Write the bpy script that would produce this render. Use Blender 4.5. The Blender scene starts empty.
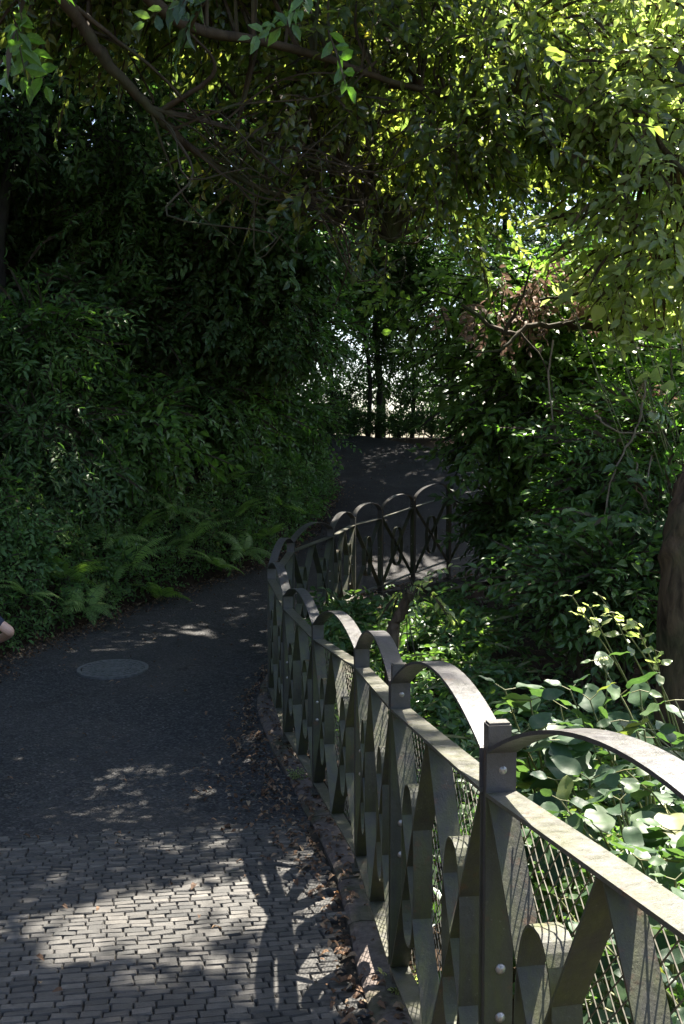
import bpy, math, random
import numpy as np
from mathutils import Vector

R = np.random.default_rng(7)
random.seed(7)
scene = bpy.context.scene
COL = scene.collection
rad = math.radians

# ------------------------------------------------------------------ camera
CAM = np.array([0.0, 0.0, 1.6])
F = 1000.0
PITCH = math.atan(62 / F)
cd = bpy.data.cameras.new('camera')
cam = bpy.data.objects.new('camera', cd)
COL.objects.link(cam)
cam.location = CAM
cam.rotation_euler = (math.pi / 2 - PITCH, 0, 0)
cd.sensor_fit = 'VERTICAL'
cd.sensor_height = 36
cd.lens = 36 * F / 1024
cd.clip_end = 2000
cd.clip_start = 0.05
scene.camera = cam

FWD = np.array([0, math.cos(PITCH), -math.sin(PITCH)])
UPV = np.array([0, math.sin(PITCH), math.cos(PITCH)])


def at(px, py, Y):
    """point seen at pixel px,py standing at distance Y in front"""
    d = FWD + np.array([1.0, 0, 0]) * (px - 342) / F + UPV * (512 - py) / F
    return CAM + d * (Y / d[1])


# ------------------------------------------------------------------ sun
SUN = np.array([0.36, 0.50, 1.0])
SUN = SUN / np.linalg.norm(SUN)
EL = math.asin(SUN[2])
AZ = math.atan2(SUN[0], SUN[1])

# ------------------------------------------------------------------ noise
_g = np.random.default_rng(3).random((64, 64))


def vnoise(x, y):
    x = np.asarray(x, float); y = np.asarray(y, float)
    xi = np.floor(x).astype(int); yi = np.floor(y).astype(int)
    fx = x - xi; fy = y - yi
    fx = fx * fx * (3 - 2 * fx); fy = fy * fy * (3 - 2 * fy)
    a = _g[xi % 64, yi % 64]; b = _g[(xi + 1) % 64, yi % 64]
    c = _g[xi % 64, (yi + 1) % 64]; d = _g[(xi + 1) % 64, (yi + 1) % 64]
    return (a * (1 - fx) + b * fx) * (1 - fy) + (c * (1 - fx) + d * fx) * fy


def fbm(x, y):
    return (vnoise(x, y) + .5 * vnoise(2.1 * x + 7, 2.1 * y + 3) + .25 * vnoise(4.3 * x, 4.3 * y)) / 1.75


# ------------------------------------------------------------------ terrain
BY = np.array([-30, -5, 0, 6.0, 7.15, 8.2, 9.5, 11.2, 13, 14, 15.5, 17, 20, 26, 30, 36, 60, 120])
BZ = np.array([1.5, .62, .07, -.59, -.56, -.48, -.42, -.40, -.36, -.25, -.14, .08, .75, 2.0, 2.1, .5, -9, -14])
EY = np.array([-30, -6, 0, 6, 9.8, 12.5, 13.9, 15.4, 17.5, 20, 26, 30, 34])
EX = np.array([-4, -3.8, -3.8, -3.6, -3.3, -2.67, -1.97, -1.19, -.6, -.2, -1.15, -2.4, -3.5])


def base_z(y):
    return np.interp(y, BY, BZ)


def left_edge(y):
    return np.interp(y, EY, EX)


POSTS = [(1.18, -1.4), (.86, -.2), (.55, 1.0), (.34, 2.15), (.195, 3.36), (.093, 4.64), (-.15, 6.12), (-.393, 7.15),
         (-.581, 8.18), (-.49, 9.5), (-.125, 11.2), (.14, 12.6), (.51, 13.2), (.97, 13.6), (1.5, 14.0), (2.1, 14.3)]
FLY = np.array([-30] + [p[1] for p in POSTS[:9]])
FLX = np.array([3.0] + [p[0] for p in POSTS[:9]])


def fence_x(y):
    return np.interp(y, FLY, FLX)


def far_y(x):
    p = POSTS[8:]
    return np.interp(x, [q[0] for q in p], [q[1] for q in p])


def H(x, y):
    x = np.asarray(x, float); y = np.asarray(y, float)
    z = base_z(y)
    d = np.maximum(0, left_edge(y) - x)
    fade = np.clip((46 - y) / 14, 0, 1)
    bank = np.where(d < 2.6, d * 1.25, 3.25 + (d - 2.6) * .95)
    bank = np.minimum(bank, 10.5)
    z = z + bank * fade
    r = np.maximum(0, x - 6.5)
    z = z + np.minimum(r * .45, 5) * np.clip((24 - y) / 8, 0, 1) * np.clip((y + 4) / 8, 0, 1)
    return z


# ------------------------------------------------------------------ helpers
def new_mesh_obj(name, verts, tris, mats, midx=None, parent=None, rnd=None, smooth=False):
    verts = np.asarray(verts, np.float32); tris = np.asarray(tris, np.int32)
    k = tris.shape[1]
    me = bpy.data.meshes.new(name)
    me.vertices.add(len(verts)); me.vertices.foreach_set('co', verts.ravel())
    me.loops.add(len(tris) * k); me.loops.foreach_set('vertex_index', tris.ravel())
    me.polygons.add(len(tris))
    me.polygons.foreach_set('loop_start', np.arange(0, len(tris) * k, k, dtype=np.int32))
    me.polygons.foreach_set('loop_total', np.full(len(tris), k, np.int32))
    if midx is not None:
        me.polygons.foreach_set('material_index', np.asarray(midx, np.int32))
    me.polygons.foreach_set('use_smooth', np.full(len(tris), smooth, bool))
    if rnd is not None:
        a = me.attributes.new('rnd', 'FLOAT', 'POINT'); a.data.foreach_set('value', np.asarray(rnd, np.float32))
    me.update(calc_edges=True)
    for m in (mats if isinstance(mats, (list, tuple)) else [mats]):
        me.materials.append(m)
    o = bpy.data.objects.new(name, me); COL.objects.link(o)
    if parent is not None:
        o.parent = parent
    return o


def tag(o, label=None, cat=None, group=None, kind=None):
    if label: o['label'] = label
    if cat: o['category'] = cat
    if group: o['group'] = group
    if kind: o['kind'] = kind
    return o


def empty(name, loc, label, cat, group=None):
    o = bpy.data.objects.new(name, None); COL.objects.link(o)
    o.location = loc; o.empty_display_size = .1
    return tag(o, label, cat, group)


class MB:
    """collects quads/tris as triangles"""
    def __init__(s):
        s.v = []; s.f = []; s.m = []; s.n = 0; s.r = []

    def add(s, v, f, m=0, r=None):
        v = np.asarray(v, float); f = np.asarray(f, int)
        if f.shape[1] == 4:
            f = np.concatenate([f[:, [0, 1, 2]], f[:, [0, 2, 3]]])
        s.v.append(v); s.f.append(f + s.n); s.m.append(np.full(len(f), m) if np.isscalar(m) else np.asarray(m))
        s.r.append(np.full(len(v), random.random() if r is None else r) if (r is None or np.isscalar(r)) else r)
        s.n += len(v)

    def build(s, name, mats, parent=None, smooth=False, origin=None):
        v = np.concatenate(s.v)
        if origin is not None: v = v - np.asarray(origin)
        return new_mesh_obj(name, v, np.concatenate(s.f), mats, np.concatenate(s.m), parent, np.concatenate(s.r), smooth)

    def box(s, c, ax, ay, az, m=0):
        c, ax, ay, az = [np.asarray(q, float) for q in (c, ax, ay, az)]
        v = [c + i * ax + j * ay + k * az for i in (-1, 1) for j in (-1, 1) for k in (-1, 1)]
        f = [(0, 1, 3, 2), (4, 6, 7, 5), (0, 4, 5, 1), (2, 3, 7, 6), (0, 2, 6, 4), (1, 5, 7, 3)]
        s.add(v, f, m)

    def ribbon(s, pts, n, W, T, m=0, closed=False):
        """flat bar swept along pts; W wide along n, T thick in the plane"""
        pts = np.asarray(pts, float); n = np.asarray(n, float)
        if closed: t = np.roll(pts, -1, 0) - np.roll(pts, 1, 0)
        else: t = np.gradient(pts, axis=0)
        t /= np.linalg.norm(t, axis=1)[:, None]
        q = np.cross(t, n); q /= np.linalg.norm(q, axis=1)[:, None]
        a = [pts + q * T / 2 + n * W / 2, pts + q * T / 2 - n * W / 2, pts - q * T / 2 - n * W / 2, pts - q * T / 2 + n * W / 2]
        v = np.stack(a, 1).reshape(-1, 3); N = len(pts); f = []
        for i in range(N if closed else N - 1):
            j = (i + 1) % N
            for k in range(4):
                l = (k + 1) % 4
                f.append((i * 4 + k, i * 4 + l, j * 4 + l, j * 4 + k))
        if not closed:
            f += [(3, 2, 1, 0), (N * 4 - 4, N * 4 - 3, N * 4 - 2, N * 4 - 1)]
        s.add(v, f, m)

    def tube(s, pts, r, sides=6, m=0, cap=True, wob=0):
        pts = np.asarray(pts, float); N = len(pts)
        r = np.broadcast_to(np.asarray(r, float), (N,)) if np.ndim(r) == 0 else np.asarray(r, float)
        t = np.gradient(pts, axis=0); t /= np.maximum(np.linalg.norm(t, axis=1)[:, None], 1e-9)
        up = np.array([0.31, 0.17, .93]); 
        a = np.cross(t, up); a /= np.maximum(np.linalg.norm(a, axis=1)[:, None], 1e-6)
        b = np.cross(t, a)
        ang = np.arange(sides) / sides * 2 * math.pi
        rr = r[:, None] * (1 + (R.normal(0, wob, (N, sides)) if wob else 0))
        v = pts[:, None] + (a[:, None] * np.cos(ang)[None, :, None] + b[:, None] * np.sin(ang)[None, :, None]) * rr[..., None]
        v = v.reshape(-1, 3); i = np.arange(N - 1)[:, None] * sides; k = np.arange(sides)[None]; l = (k + 1) % sides
        f = np.stack([i + k, i + l, i + sides + l, i + sides + k], -1).reshape(-1, 4)
        s.add(v, f, m)
        if cap:
            c = np.concatenate([v[-sides:], [pts[-1] + t[-1] * r[-1] * .4]])
            s.add(c, [(q, (q + 1) % sides, sides) for q in range(sides)], m)


def spline(P, n=8):
    P = np.asarray(P, float)
    if len(P) < 3: return np.linspace(P[0], P[-1], n)
    Q = np.vstack([2 * P[0] - P[1], P, 2 * P[-1] - P[-2]]); out = []
    for i in range(1, len(Q) - 2):
        for t in np.linspace(0, 1, n, endpoint=False):
            out.append(.5 * ((2 * Q[i]) + (Q[i + 1] - Q[i - 1]) * t + (2 * Q[i - 1] - 5 * Q[i] + 4 * Q[i + 1] - Q[i + 2]) * t * t + (3 * Q[i] - Q[i - 1] - 3 * Q[i + 1] + Q[i + 2]) * t ** 3))
    out.append(P[-1]); return np.array(out)


# ------------------------------------------------------------------ materials
def mat(name):
    m = bpy.data.materials.new(name); m.use_nodes = True
    nt = m.node_tree; nt.nodes.clear()
    out = nt.nodes.new('ShaderNodeOutputMaterial')
    return m, nt, out


def N(nt, t, **kw):
    n = nt.nodes.new(t)
    for k, v in kw.items():
        if k.startswith('i_'):
            n.inputs[k[2:].replace('_', ' ')].default_value = v
        else: setattr(n, k, v)
    return n


def ramp(nt, fac, stops):
    r = nt.nodes.new('ShaderNodeValToRGB'); e = r.color_ramp.elements
    while len(e) < len(stops): e.new(.5)
    for q, (p, c) in zip(e, stops): q.position = p; q.color = (*c, 1)
    nt.links.new(fac, r.inputs[0]); return r.outputs[0]


def noise(nt, scale, detail=4, vec=None, rough=.55, dist=0):
    n = N(nt, 'ShaderNodeTexNoise'); n.inputs['Scale'].default_value = scale; n.inputs['Detail'].default_value = detail
    n.inputs['Roughness'].default_value = rough; n.inputs['Distortion'].default_value = dist
    if vec is not None: nt.links.new(vec, n.inputs['Vector'])
    return n.outputs['Fac']


def mixc(nt, fac, a, b, mode='MIX'):
    m = N(nt, 'ShaderNodeMix', data_type='RGBA', blend_type=mode)
    if isinstance(fac, (int, float)): m.inputs[0].default_value = fac
    else: nt.links.new(fac, m.inputs[0])
    for i, c in ((6, a), (7, b)):
        if isinstance(c, tuple): m.inputs[i].default_value = (*c, 1)
        else: nt.links.new(c, m.inputs[i])
    return m.outputs[2]


def principled(nt, out, col, rough=.6, bump=None, bs=.3, bd=.01, spec=.5, metal=0):
    p = N(nt, 'ShaderNodeBsdfPrincipled'); p.inputs['Roughness'].default_value = rough if isinstance(rough, (int, float)) else .5
    if not isinstance(rough, (int, float)): nt.links.new(rough, p.inputs['Roughness'])
    p.inputs['Specular IOR Level'].default_value = spec; p.inputs['Metallic'].default_value = metal
    if isinstance(col, tuple): p.inputs['Base Color'].default_value = (*col, 1)
    else: nt.links.new(col, p.inputs['Base Color'])
    if bump is not None:
        b = N(nt, 'ShaderNodeBump'); b.inputs['Strength'].default_value = bs; b.inputs['Distance'].default_value = bd
        nt.links.new(bump, b.inputs['Height']); nt.links.new(b.outputs[0], p.inputs['Normal'])
    nt.links.new(p.outputs[0], out.inputs[0]); return p


def geo_pos(nt):
    return N(nt, 'ShaderNodeNewGeometry').outputs['Position']


def leaf_mat(name, cols, trans, rough=.42, tfac=.38, spec=.5):
    """cols: ramp stops over the per-leaf random number"""
    m, nt, out = mat(name)
    a = N(nt, 'ShaderNodeAttribute', attribute_name='rnd')
    c = ramp(nt, a.outputs['Fac'], cols)
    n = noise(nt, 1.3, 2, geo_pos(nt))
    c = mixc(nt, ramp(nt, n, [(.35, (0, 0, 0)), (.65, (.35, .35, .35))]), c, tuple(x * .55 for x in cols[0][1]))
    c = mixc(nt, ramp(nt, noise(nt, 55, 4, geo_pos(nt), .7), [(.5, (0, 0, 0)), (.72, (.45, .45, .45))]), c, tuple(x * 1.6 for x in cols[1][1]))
    p = principled(nt, out, c, rough, spec=spec)
    t = N(nt, 'ShaderNodeBsdfTranslucent')
    tc = mixc(nt, 1.0, c, trans, 'MULTIPLY'); nt.links.new(tc, t.inputs[0])
    mx = N(nt, 'ShaderNodeMixShader'); mx.inputs[0].default_value = tfac
    nt.links.new(p.outputs[0], mx.inputs[1]); nt.links.new(t.outputs[0], mx.inputs[2]); nt.links.new(mx.outputs[0], out.inputs[0])
    return m


M = {}
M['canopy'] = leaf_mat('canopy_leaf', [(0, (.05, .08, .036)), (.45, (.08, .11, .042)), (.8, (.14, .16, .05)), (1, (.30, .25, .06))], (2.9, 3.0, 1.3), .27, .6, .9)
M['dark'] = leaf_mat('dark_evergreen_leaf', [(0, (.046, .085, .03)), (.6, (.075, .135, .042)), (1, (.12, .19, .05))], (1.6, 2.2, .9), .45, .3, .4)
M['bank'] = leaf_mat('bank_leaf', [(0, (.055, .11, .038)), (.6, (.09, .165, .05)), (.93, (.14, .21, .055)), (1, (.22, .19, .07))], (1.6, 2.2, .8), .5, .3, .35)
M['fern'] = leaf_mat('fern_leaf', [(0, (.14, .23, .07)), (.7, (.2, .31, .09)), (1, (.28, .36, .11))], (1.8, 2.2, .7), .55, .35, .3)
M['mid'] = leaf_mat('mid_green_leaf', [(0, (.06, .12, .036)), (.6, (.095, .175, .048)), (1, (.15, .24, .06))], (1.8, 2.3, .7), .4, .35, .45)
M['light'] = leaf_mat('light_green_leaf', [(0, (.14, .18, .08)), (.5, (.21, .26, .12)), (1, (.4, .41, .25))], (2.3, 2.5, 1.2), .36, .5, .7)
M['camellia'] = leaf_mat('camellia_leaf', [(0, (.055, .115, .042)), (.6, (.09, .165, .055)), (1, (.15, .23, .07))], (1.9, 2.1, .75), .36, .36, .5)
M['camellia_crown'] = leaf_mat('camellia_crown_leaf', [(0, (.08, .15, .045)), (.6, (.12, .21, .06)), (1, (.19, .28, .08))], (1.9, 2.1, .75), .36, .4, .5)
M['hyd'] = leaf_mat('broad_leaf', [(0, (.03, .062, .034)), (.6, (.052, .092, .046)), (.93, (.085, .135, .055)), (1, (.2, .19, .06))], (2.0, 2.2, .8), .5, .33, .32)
M['dead'] = leaf_mat('dry_leaf', [(0, (.05, .032, .022)), (.45, (.12, .07, .042)), (.7, (.22, .14, .085)), (1, (.34, .26, .17))], (1.3, 1.1, .8), .7, .15, .2)
M['brownfol'] = leaf_mat('withered_foliage', [(0, (.15, .10, .08)), (.6, (.27, .19, .15)), (1, (.4, .3, .24))], (1.2, 1.1, 1.0), .7, .2, .2)


def bark(name, c1, c2, sc=9):
    m, nt, out = mat(name)
    tc = N(nt, 'ShaderNodeTexCoord'); mp = N(nt, 'ShaderNodeMapping'); mp.inputs['Scale'].default_value = (1, 1, .3)
    nt.links.new(tc.outputs['Object'], mp.inputs[0])
    n = noise(nt, sc, 6, mp.outputs[0], .65, .6)
    c = ramp(nt, n, [(.3, c1), (.7, c2)])
    c = mixc(nt, ramp(nt, noise(nt, 2.2, 3, tc.outputs['Object']), [(.5, (0, 0, 0)), (.7, (.6, .6, .6))]), c, (.05, .07, .03))
    principled(nt, out, c, .85, n, .7, .02, .2); return m


M['bark'] = bark('bark', (.028, .021, .015), (.085, .064, .043))
M['brown_bark'] = bark('brown_bark', (.022, .015, .01), (.14, .095, .06), 16)
M['dark_bark'] = bark('dark_bark', (.015, .013, .012), (.045, .04, .035))
M['pale_twig'] = bark('pale_twig', (.14, .11, .08), (.3, .25, .18), 20)

m, nt, out = mat('forest_soil')
n = noise(nt, 6, 8, geo_pos(nt), .7)
principled(nt, out, ramp(nt, n, [(.3, (.018, .012, .008)), (.55, (.045, .03, .02)), (.8, (.08, .055, .035))]), .95, n, 1, .04, .1)
M['soil'] = m

m, nt, out = mat('asphalt')
P = geo_pos(nt)
vor = N(nt, 'ShaderNodeTexVoronoi'); vor.inputs['Scale'].default_value = 62; nt.links.new(P, vor.inputs['Vector'])
big = noise(nt, .9, 5, P, .6)
c = ramp(nt, vor.outputs['Color'], [(0, (.022, .023, .025)), (.55, (.045, .045, .046)), (.85, (.085, .084, .08)), (1, (.16, .155, .145))])
c = mixc(nt, ramp(nt, big, [(.4, (0, 0, 0)), (.68, (.5, .5, .5))]), c, (.075, .07, .064))
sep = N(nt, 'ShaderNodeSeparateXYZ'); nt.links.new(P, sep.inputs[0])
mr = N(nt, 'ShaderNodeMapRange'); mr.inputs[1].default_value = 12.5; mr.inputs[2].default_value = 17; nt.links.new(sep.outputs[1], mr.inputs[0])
far_shade = N(nt, 'ShaderNodeMath', operation='MULTIPLY'); nt.links.new(mr.outputs[0], far_shade.inputs[0]); nt.links.new(ramp(nt, noise(nt, 2.5, 6, P, .7), [(.3, (.55, .55, .55)), (.6, (1, 1, 1))]), far_shade.inputs[1])
c = mixc(nt, far_shade.outputs[0], c, (.015, .0135, .014))  # far end of the path darkened, shade put into its colour
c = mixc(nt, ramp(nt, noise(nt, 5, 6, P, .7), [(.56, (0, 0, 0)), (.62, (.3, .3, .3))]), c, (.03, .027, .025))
cr = N(nt, 'ShaderNodeTexVoronoi', feature='DISTANCE_TO_EDGE'); cr.inputs['Scale'].default_value = .3
wv = N(nt, 'ShaderNodeVectorMath', operation='ADD'); nz = N(nt, 'ShaderNodeTexNoise'); nz.inputs['Scale'].default_value = 3; nz.inputs['Detail'].default_value = 6
nt.links.new(P, nz.inputs['Vector']); nt.links.new(nz.outputs['Color'], wv.inputs[0]); nt.links.new(P, wv.inputs[1]); nt.links.new(wv.outputs[0], cr.inputs['Vector'])
c = mixc(nt, ramp(nt, cr.outputs['Distance'], [(.0, (.55, .55, .55)), (.006, (0, 0, 0))]), c, (.012, .011, .01))
c = mixc(nt, ramp(nt, noise(nt, 34, 4, P, .8), [(.60, (0, 0, 0)), (.66, (.5, .5, .5))]), c, (.13, .12, .10))
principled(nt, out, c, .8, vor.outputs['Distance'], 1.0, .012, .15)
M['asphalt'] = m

m, nt, out = mat('paving_stone')
P = geo_pos(nt); a = N(nt, 'ShaderNodeAttribute', attribute_name='rnd')
n = noise(nt, 28, 6, P, .7); n2 = noise(nt, 150, 4, P, .7)
c = ramp(nt, a.outputs['Fac'], [(0, (.05, .05, .048)), (.5, (.078, .075, .07)), (.85, (.105, .10, .092)), (1, (.15, .14, .125))])
c = mixc(nt, ramp(nt, n, [(.42, (0, 0, 0)), (.7, (.6, .6, .6))]), c, (.035, .034, .031))
c = mixc(nt, ramp(nt, noise(nt, 1.6, 4, P), [(.5, (0, 0, 0)), (.72, (.6, .6, .6))]), c, (.06, .056, .05))
principled(nt, out, c, .62, n2, .9, .008, .35)
M['paver'] = m

m, nt, out = mat('joint_sand')
n = noise(nt, 60, 4, geo_pos(nt))
principled(nt, out, ramp(nt, n, [(.3, (.02, .018, .015)), (.8, (.06, .053, .043))]), .95, n, .8, .01, .1)
M['joint'] = m

m, nt, out = mat('kerb_concrete')
P = geo_pos(nt); n = noise(nt, 30, 7, P, .7)
c = ramp(nt, n, [(.3, (.07, .058, .05)), (.7, (.17, .14, .125))])
c = mixc(nt, ramp(nt, noise(nt, 2.3, 5, P, .65), [(.5, (0, 0, 0)), (.64, (.65, .65, .65))]), c, (.045, .055, .016))
c = mixc(nt, ramp(nt, noise(nt, 11, 5, P, .7), [(.55, (0, 0, 0)), (.68, (.8, .8, .8))]), c, (.04, .03, .025))
principled(nt, out, c, .9, n, .8, .012, .2)
M['kerb'] = m


def iron(name, c1, c2, algae, rough=.5, amt=.8):
    m, nt, out = mat(name)
    P = geo_pos(nt)
    mp = N(nt, 'ShaderNodeMapping'); mp.inputs['Scale'].default_value = (1, 1, .16); nt.links.new(P, mp.inputs[0])
    streak = noise(nt, 22, 6, mp.outputs[0], .65)
    n = noise(nt, 40, 5, P, .7)
    c = ramp(nt, n, [(.3, c1), (.75, c2)])
    c = mixc(nt, ramp(nt, streak, [(.40, (0, 0, 0)), (.66, (amt,) * 3)]), c, algae)
    c = mixc(nt, ramp(nt, noise(nt, 9, 7, P, .8), [(.58, (0, 0, 0)), (.64, (.7, .7, .7))]), c, (.10, .05, .025))
    c = mixc(nt, ramp(nt, noise(nt, 3.1, 7, P, .8), [(.45, (0, 0, 0)), (.7, (.55, .55, .55))]), c, (.03, .032, .018))
    c = mixc(nt, ramp(nt, noise(nt, 75, 5, P, .8), [(.62, (0, 0, 0)), (.68, (.5, .5, .5))]), c, (.2, .19, .15))
    r = ramp(nt, n, [(.3, (rough - .12,) * 3), (.7, (rough + .15,) * 3)])
    principled(nt, out, c, r, noise(nt, 28, 8, P, .75), .8, .004, .5, 0.0); return m


M['iron'] = iron('weathered_iron', (.028, .028, .022), (.072, .07, .05), (.07, .078, .026), .6, .95)
M['iron_rail'] = iron('rail_iron', (.06, .059, .049), (.12, .116, .098), (.08, .083, .036), .45, .6)
M['iron_arch'] = iron('arch_iron', (.045, .042, .046), (.085, .08, .082), (.065, .066, .045), .42, .35)
M['iron_post'] = iron('post_iron', (.045, .042, .04), (.085, .078, .072), (.065, .065, .035), .5, .6)
m, nt, out = mat('galvanised_wire'); principled(nt, out, ramp(nt, noise(nt, 90, 3, geo_pos(nt)), [(.3, (.08, .072, .052)), (.7, (.18, .165, .12))]), .5, metal=.3); M['wire'] = m
m, nt, out = mat('bolt_steel'); principled(nt, out, ramp(nt, noise(nt, 60, 3, geo_pos(nt)), [(.3, (.25, .24, .22)), (.7, (.45, .43, .4))]), .35, metal=.6); M['bolt'] = m
m, nt, out = mat('cast_iron_cover'); n = noise(nt, 25, 5, geo_pos(nt)); principled(nt, out, ramp(nt, n, [(.3, (.07, .072, .07)), (.7, (.15, .15, .145))]), .6, n, .5, .004, .4); M['cover'] = m

# ------------------------------------------------------------------ leaves
def leaf_tpl(L, W, fold=.25, droop=.2, quad=False):
    w = W / 2
    if quad:
        v = np.array([(0, 0, 0), (.45 * L, w, w * fold), (L, 0, -droop * L), (.45 * L, -w, w * fold)])
        return v, np.array([(0, 2, 1), (0, 3, 2)])
    v = np.array([(0, 0, 0), (.28 * L, w * .82, w * fold), (.62 * L, w * .88, w * fold - .3 * droop * L), (L, 0, -droop * L),
                  (.62 * L, -w * .88, w * fold - .3 * droop * L), (.28 * L, -w * .82, w * fold), (.5 * L, 0, -.18 * droop * L)])
    return v, np.array([(0, 6, 1), (6, 2, 1), (6, 3, 2), (0, 5, 6), (6, 5, 4), (6, 4, 3)])


def broad_leaf_tpl(L, W):
    """broad ovate toothed leaf with sunken midrib, in a fine grid"""
    xs = np.array([0, .06, .18, .33, .5, .66, .8, .91, 1.0]); hw = np.array([0, .22, .41, .5, .49, .41, .28, .13, 0]) * W
    v = []; f = []
    for i, (x, h) in enumerate(zip(xs, hw)):
        cz = -.22 * L * x * x + .05 * L * math.sin(x * 9)
        for j, s in enumerate((-1, -.5, 0, .5, 1)):
            e = .012 * L * (i % 2) if abs(s) == 1 else 0
            v.append((x * L, s * (h + (e if h > 0 else 0)), cz + abs(s) * h * .32 - (abs(s) ** 2) * h * .12 + .012 * L * math.sin(i * 2.2 + j)))
    for i in range(len(xs) - 1):
        for j in range(4):
            a = i * 5 + j
            f += [(a, a + 5, a + 6), (a, a + 6, a + 1)]
    return np.array(v), np.array(f)


def rotm(d, up, roll):
    d = d / np.linalg.norm(d, axis=-1, keepdims=True)
    s = np.cross(up, d); s /= np.maximum(np.linalg.norm(s, axis=-1, keepdims=True), 1e-6)
    u = np.cross(d, s)
    c, sn = np.cos(roll)[..., None], np.sin(roll)[..., None]
    s2 = s * c + u * sn; u2 = -s * sn + u * c
    return np.stack([d, s2, u2], -1)      # columns


def spray_tpl(n, leafL, leafW, stemL, quad=False, droop=.2, pinnate=False, seed=0):
    """positions + frames of the leaves on one twig, with twig"""
    g = np.random.default_rng(seed); P = []; Mx = []
    for i in range(n):
        t = (i + .6) / n
        if pinnate:
            t = (i // 2 + .7) / (n / 2); side = 1 if i % 2 else -1
        else: side = 1 if i % 2 else -1
        if i == n - 1: ang = 0
        else: ang = side * rad(g.uniform(38, 70))
        pos = np.array([t * stemL, 0, -.25 * stemL * t * t])
        d = np.array([math.cos(ang), math.sin(ang), g.uniform(-.35, .1)])
        P.append(pos); Mx.append(rotm(d[None], np.array([[0, 0, 1.]]) + g.normal(0, .25, (1, 3)), np.array([g.normal(0, .35)]))[0])
    lv, lf = leaf_tpl(leafL, leafW, .3, droop, quad)
    return np.array(P), np.array(Mx), lv, lf, stemL


LIT = []   # openings in the canopy, in ground coordinates


def projected(p):
    k = (p[..., 2] + .4) / SUN[2]
    return p[..., 0] - SUN[0] * k, p[..., 1] - SUN[1] * k


HIGH = [(0.5, 6.2, 2.3, 1.7, 0, .10), (1.9, 8.0, 2.0, 2.6, 0, .10)]


def open_sky(p, LIT=LIT):
    qx, qy = projected(p); keep = np.zeros(qx.shape, bool)
    n1 = fbm(qx * 3.1 + 11, qy * 3.1 + 5); n2 = fbm(qx * 1.2, qy * 1.2 + 31)
    for (cx, cy, a, b, th, thr) in LIT:
        c, s = math.cos(th), math.sin(th); dx = qx - cx; dy = qy - cy
        u = (dx * c + dy * s) / a; v = (-dx * s + dy * c) / b
        e = 1 - (u * u + v * v)
        keep |= (e > 0) & ((np.clip(e * 1.8, 0, 1) * (.55 * n1 + .45 * n2)) > thr)
    return keep


def scatter(mb, tpl, pos, dirs, scale, leaf_mi=0, twig_mi=1, ups=None, rolljit=.5, cut=False, zmin=2.2, thin=1.0, twig_r=.0028):
    """place many leafy twigs"""
    P, Mx, lv, lf, stemL = tpl
    n = len(pos); k = len(P)
    if n == 0: return
    if ups is None: ups = np.tile([0, 0, 1.], (n, 1)) + R.normal(0, .25, (n, 3))
    S = rotm(dirs, ups, R.normal(0, rolljit, n))                       # n,3,3
    sc = np.broadcast_to(scale, (n,))
    base = pos[:, None] + np.einsum('nij,kj->nki', S, P) * sc[:, None, None]    # n,k,3
    A = np.einsum('nij,kjl->nkil', S, Mx)
    base = base.reshape(-1, 3); A = A.reshape(-1, 3, 3); s2 = np.repeat(sc, k) * R.uniform(.7, 1.2, n * k)
    ok = R.random(n * k) < thin
    if cut:
        cen = base + A[:, :, 0] * (lv[:, 0].max() * .5 * s2)[:, None]
        ok &= ~(open_sky(cen) & (cen[:, 2] > zmin))
        ok &= ~(open_sky(cen, HIGH) & (cen[:, 2] > 6.5))
    # small jitter per leaf
    j = R.normal(0, .22, (len(base), 3))
    Jx = np.zeros((len(base), 3, 3)); Jx[:, 0, 1] = -j[:, 2]; Jx[:, 1, 0] = j[:, 2]; Jx[:, 0, 2] = j[:, 1]; Jx[:, 2, 0] = -j[:, 1]; Jx[:, 1, 2] = -j[:, 0]; Jx[:, 2, 1] = j[:, 0]
    A = A + np.einsum('nij,njk->nik', Jx, A)
    base, A, s2 = base[ok], A[ok], s2[ok]
    v = base[:, None] + np.einsum('nij,kj->nki', A, lv) * s2[:, None, None]
    m = len(base); kv = len(lv)
    f = (lf[None] + (np.arange(m) * kv)[:, None, None]).reshape(-1, 3)
    r = np.clip(np.repeat(R.random(m) * .75 + fbm(base[:, 0] * .9, base[:, 2] * .9 + base[:, 1]) * .5 - .12, kv), 0, 1)
    mb.add(v.reshape(-1, 3), f, leaf_mi, r)
    if twig_r and cut:
        q = ~((open_sky(pos) & (pos[:, 2] > zmin)) | (open_sky(pos, HIGH) & (pos[:, 2] > 6.5)))
        pos, S, sc = pos[q], S[q], sc[q]; n = len(pos)
    if twig_r and n:
        a = pos; b = pos + np.einsum('nij,j->ni', S, np.array([stemL, 0, -.25 * stemL])) * sc[:, None]
        mid = pos + np.einsum('nij,j->ni', S, np.array([stemL * .5, 0, -.05 * stemL])) * sc[:, None]
        o1 = S[:, :, 1] * twig_r; o2 = S[:, :, 2] * twig_r
        vv = np.stack([a - o1, a + o1, mid + o2, b], 1).reshape(-1, 3)
        ff = (np.array([(0, 1, 2), (1, 3, 2), (3, 0, 2), (0, 3, 1)])[None] + (np.arange(n) * 4)[:, None, None]).reshape(-1, 3)
        mb.add(vv, ff, twig_mi, .5)


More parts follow.
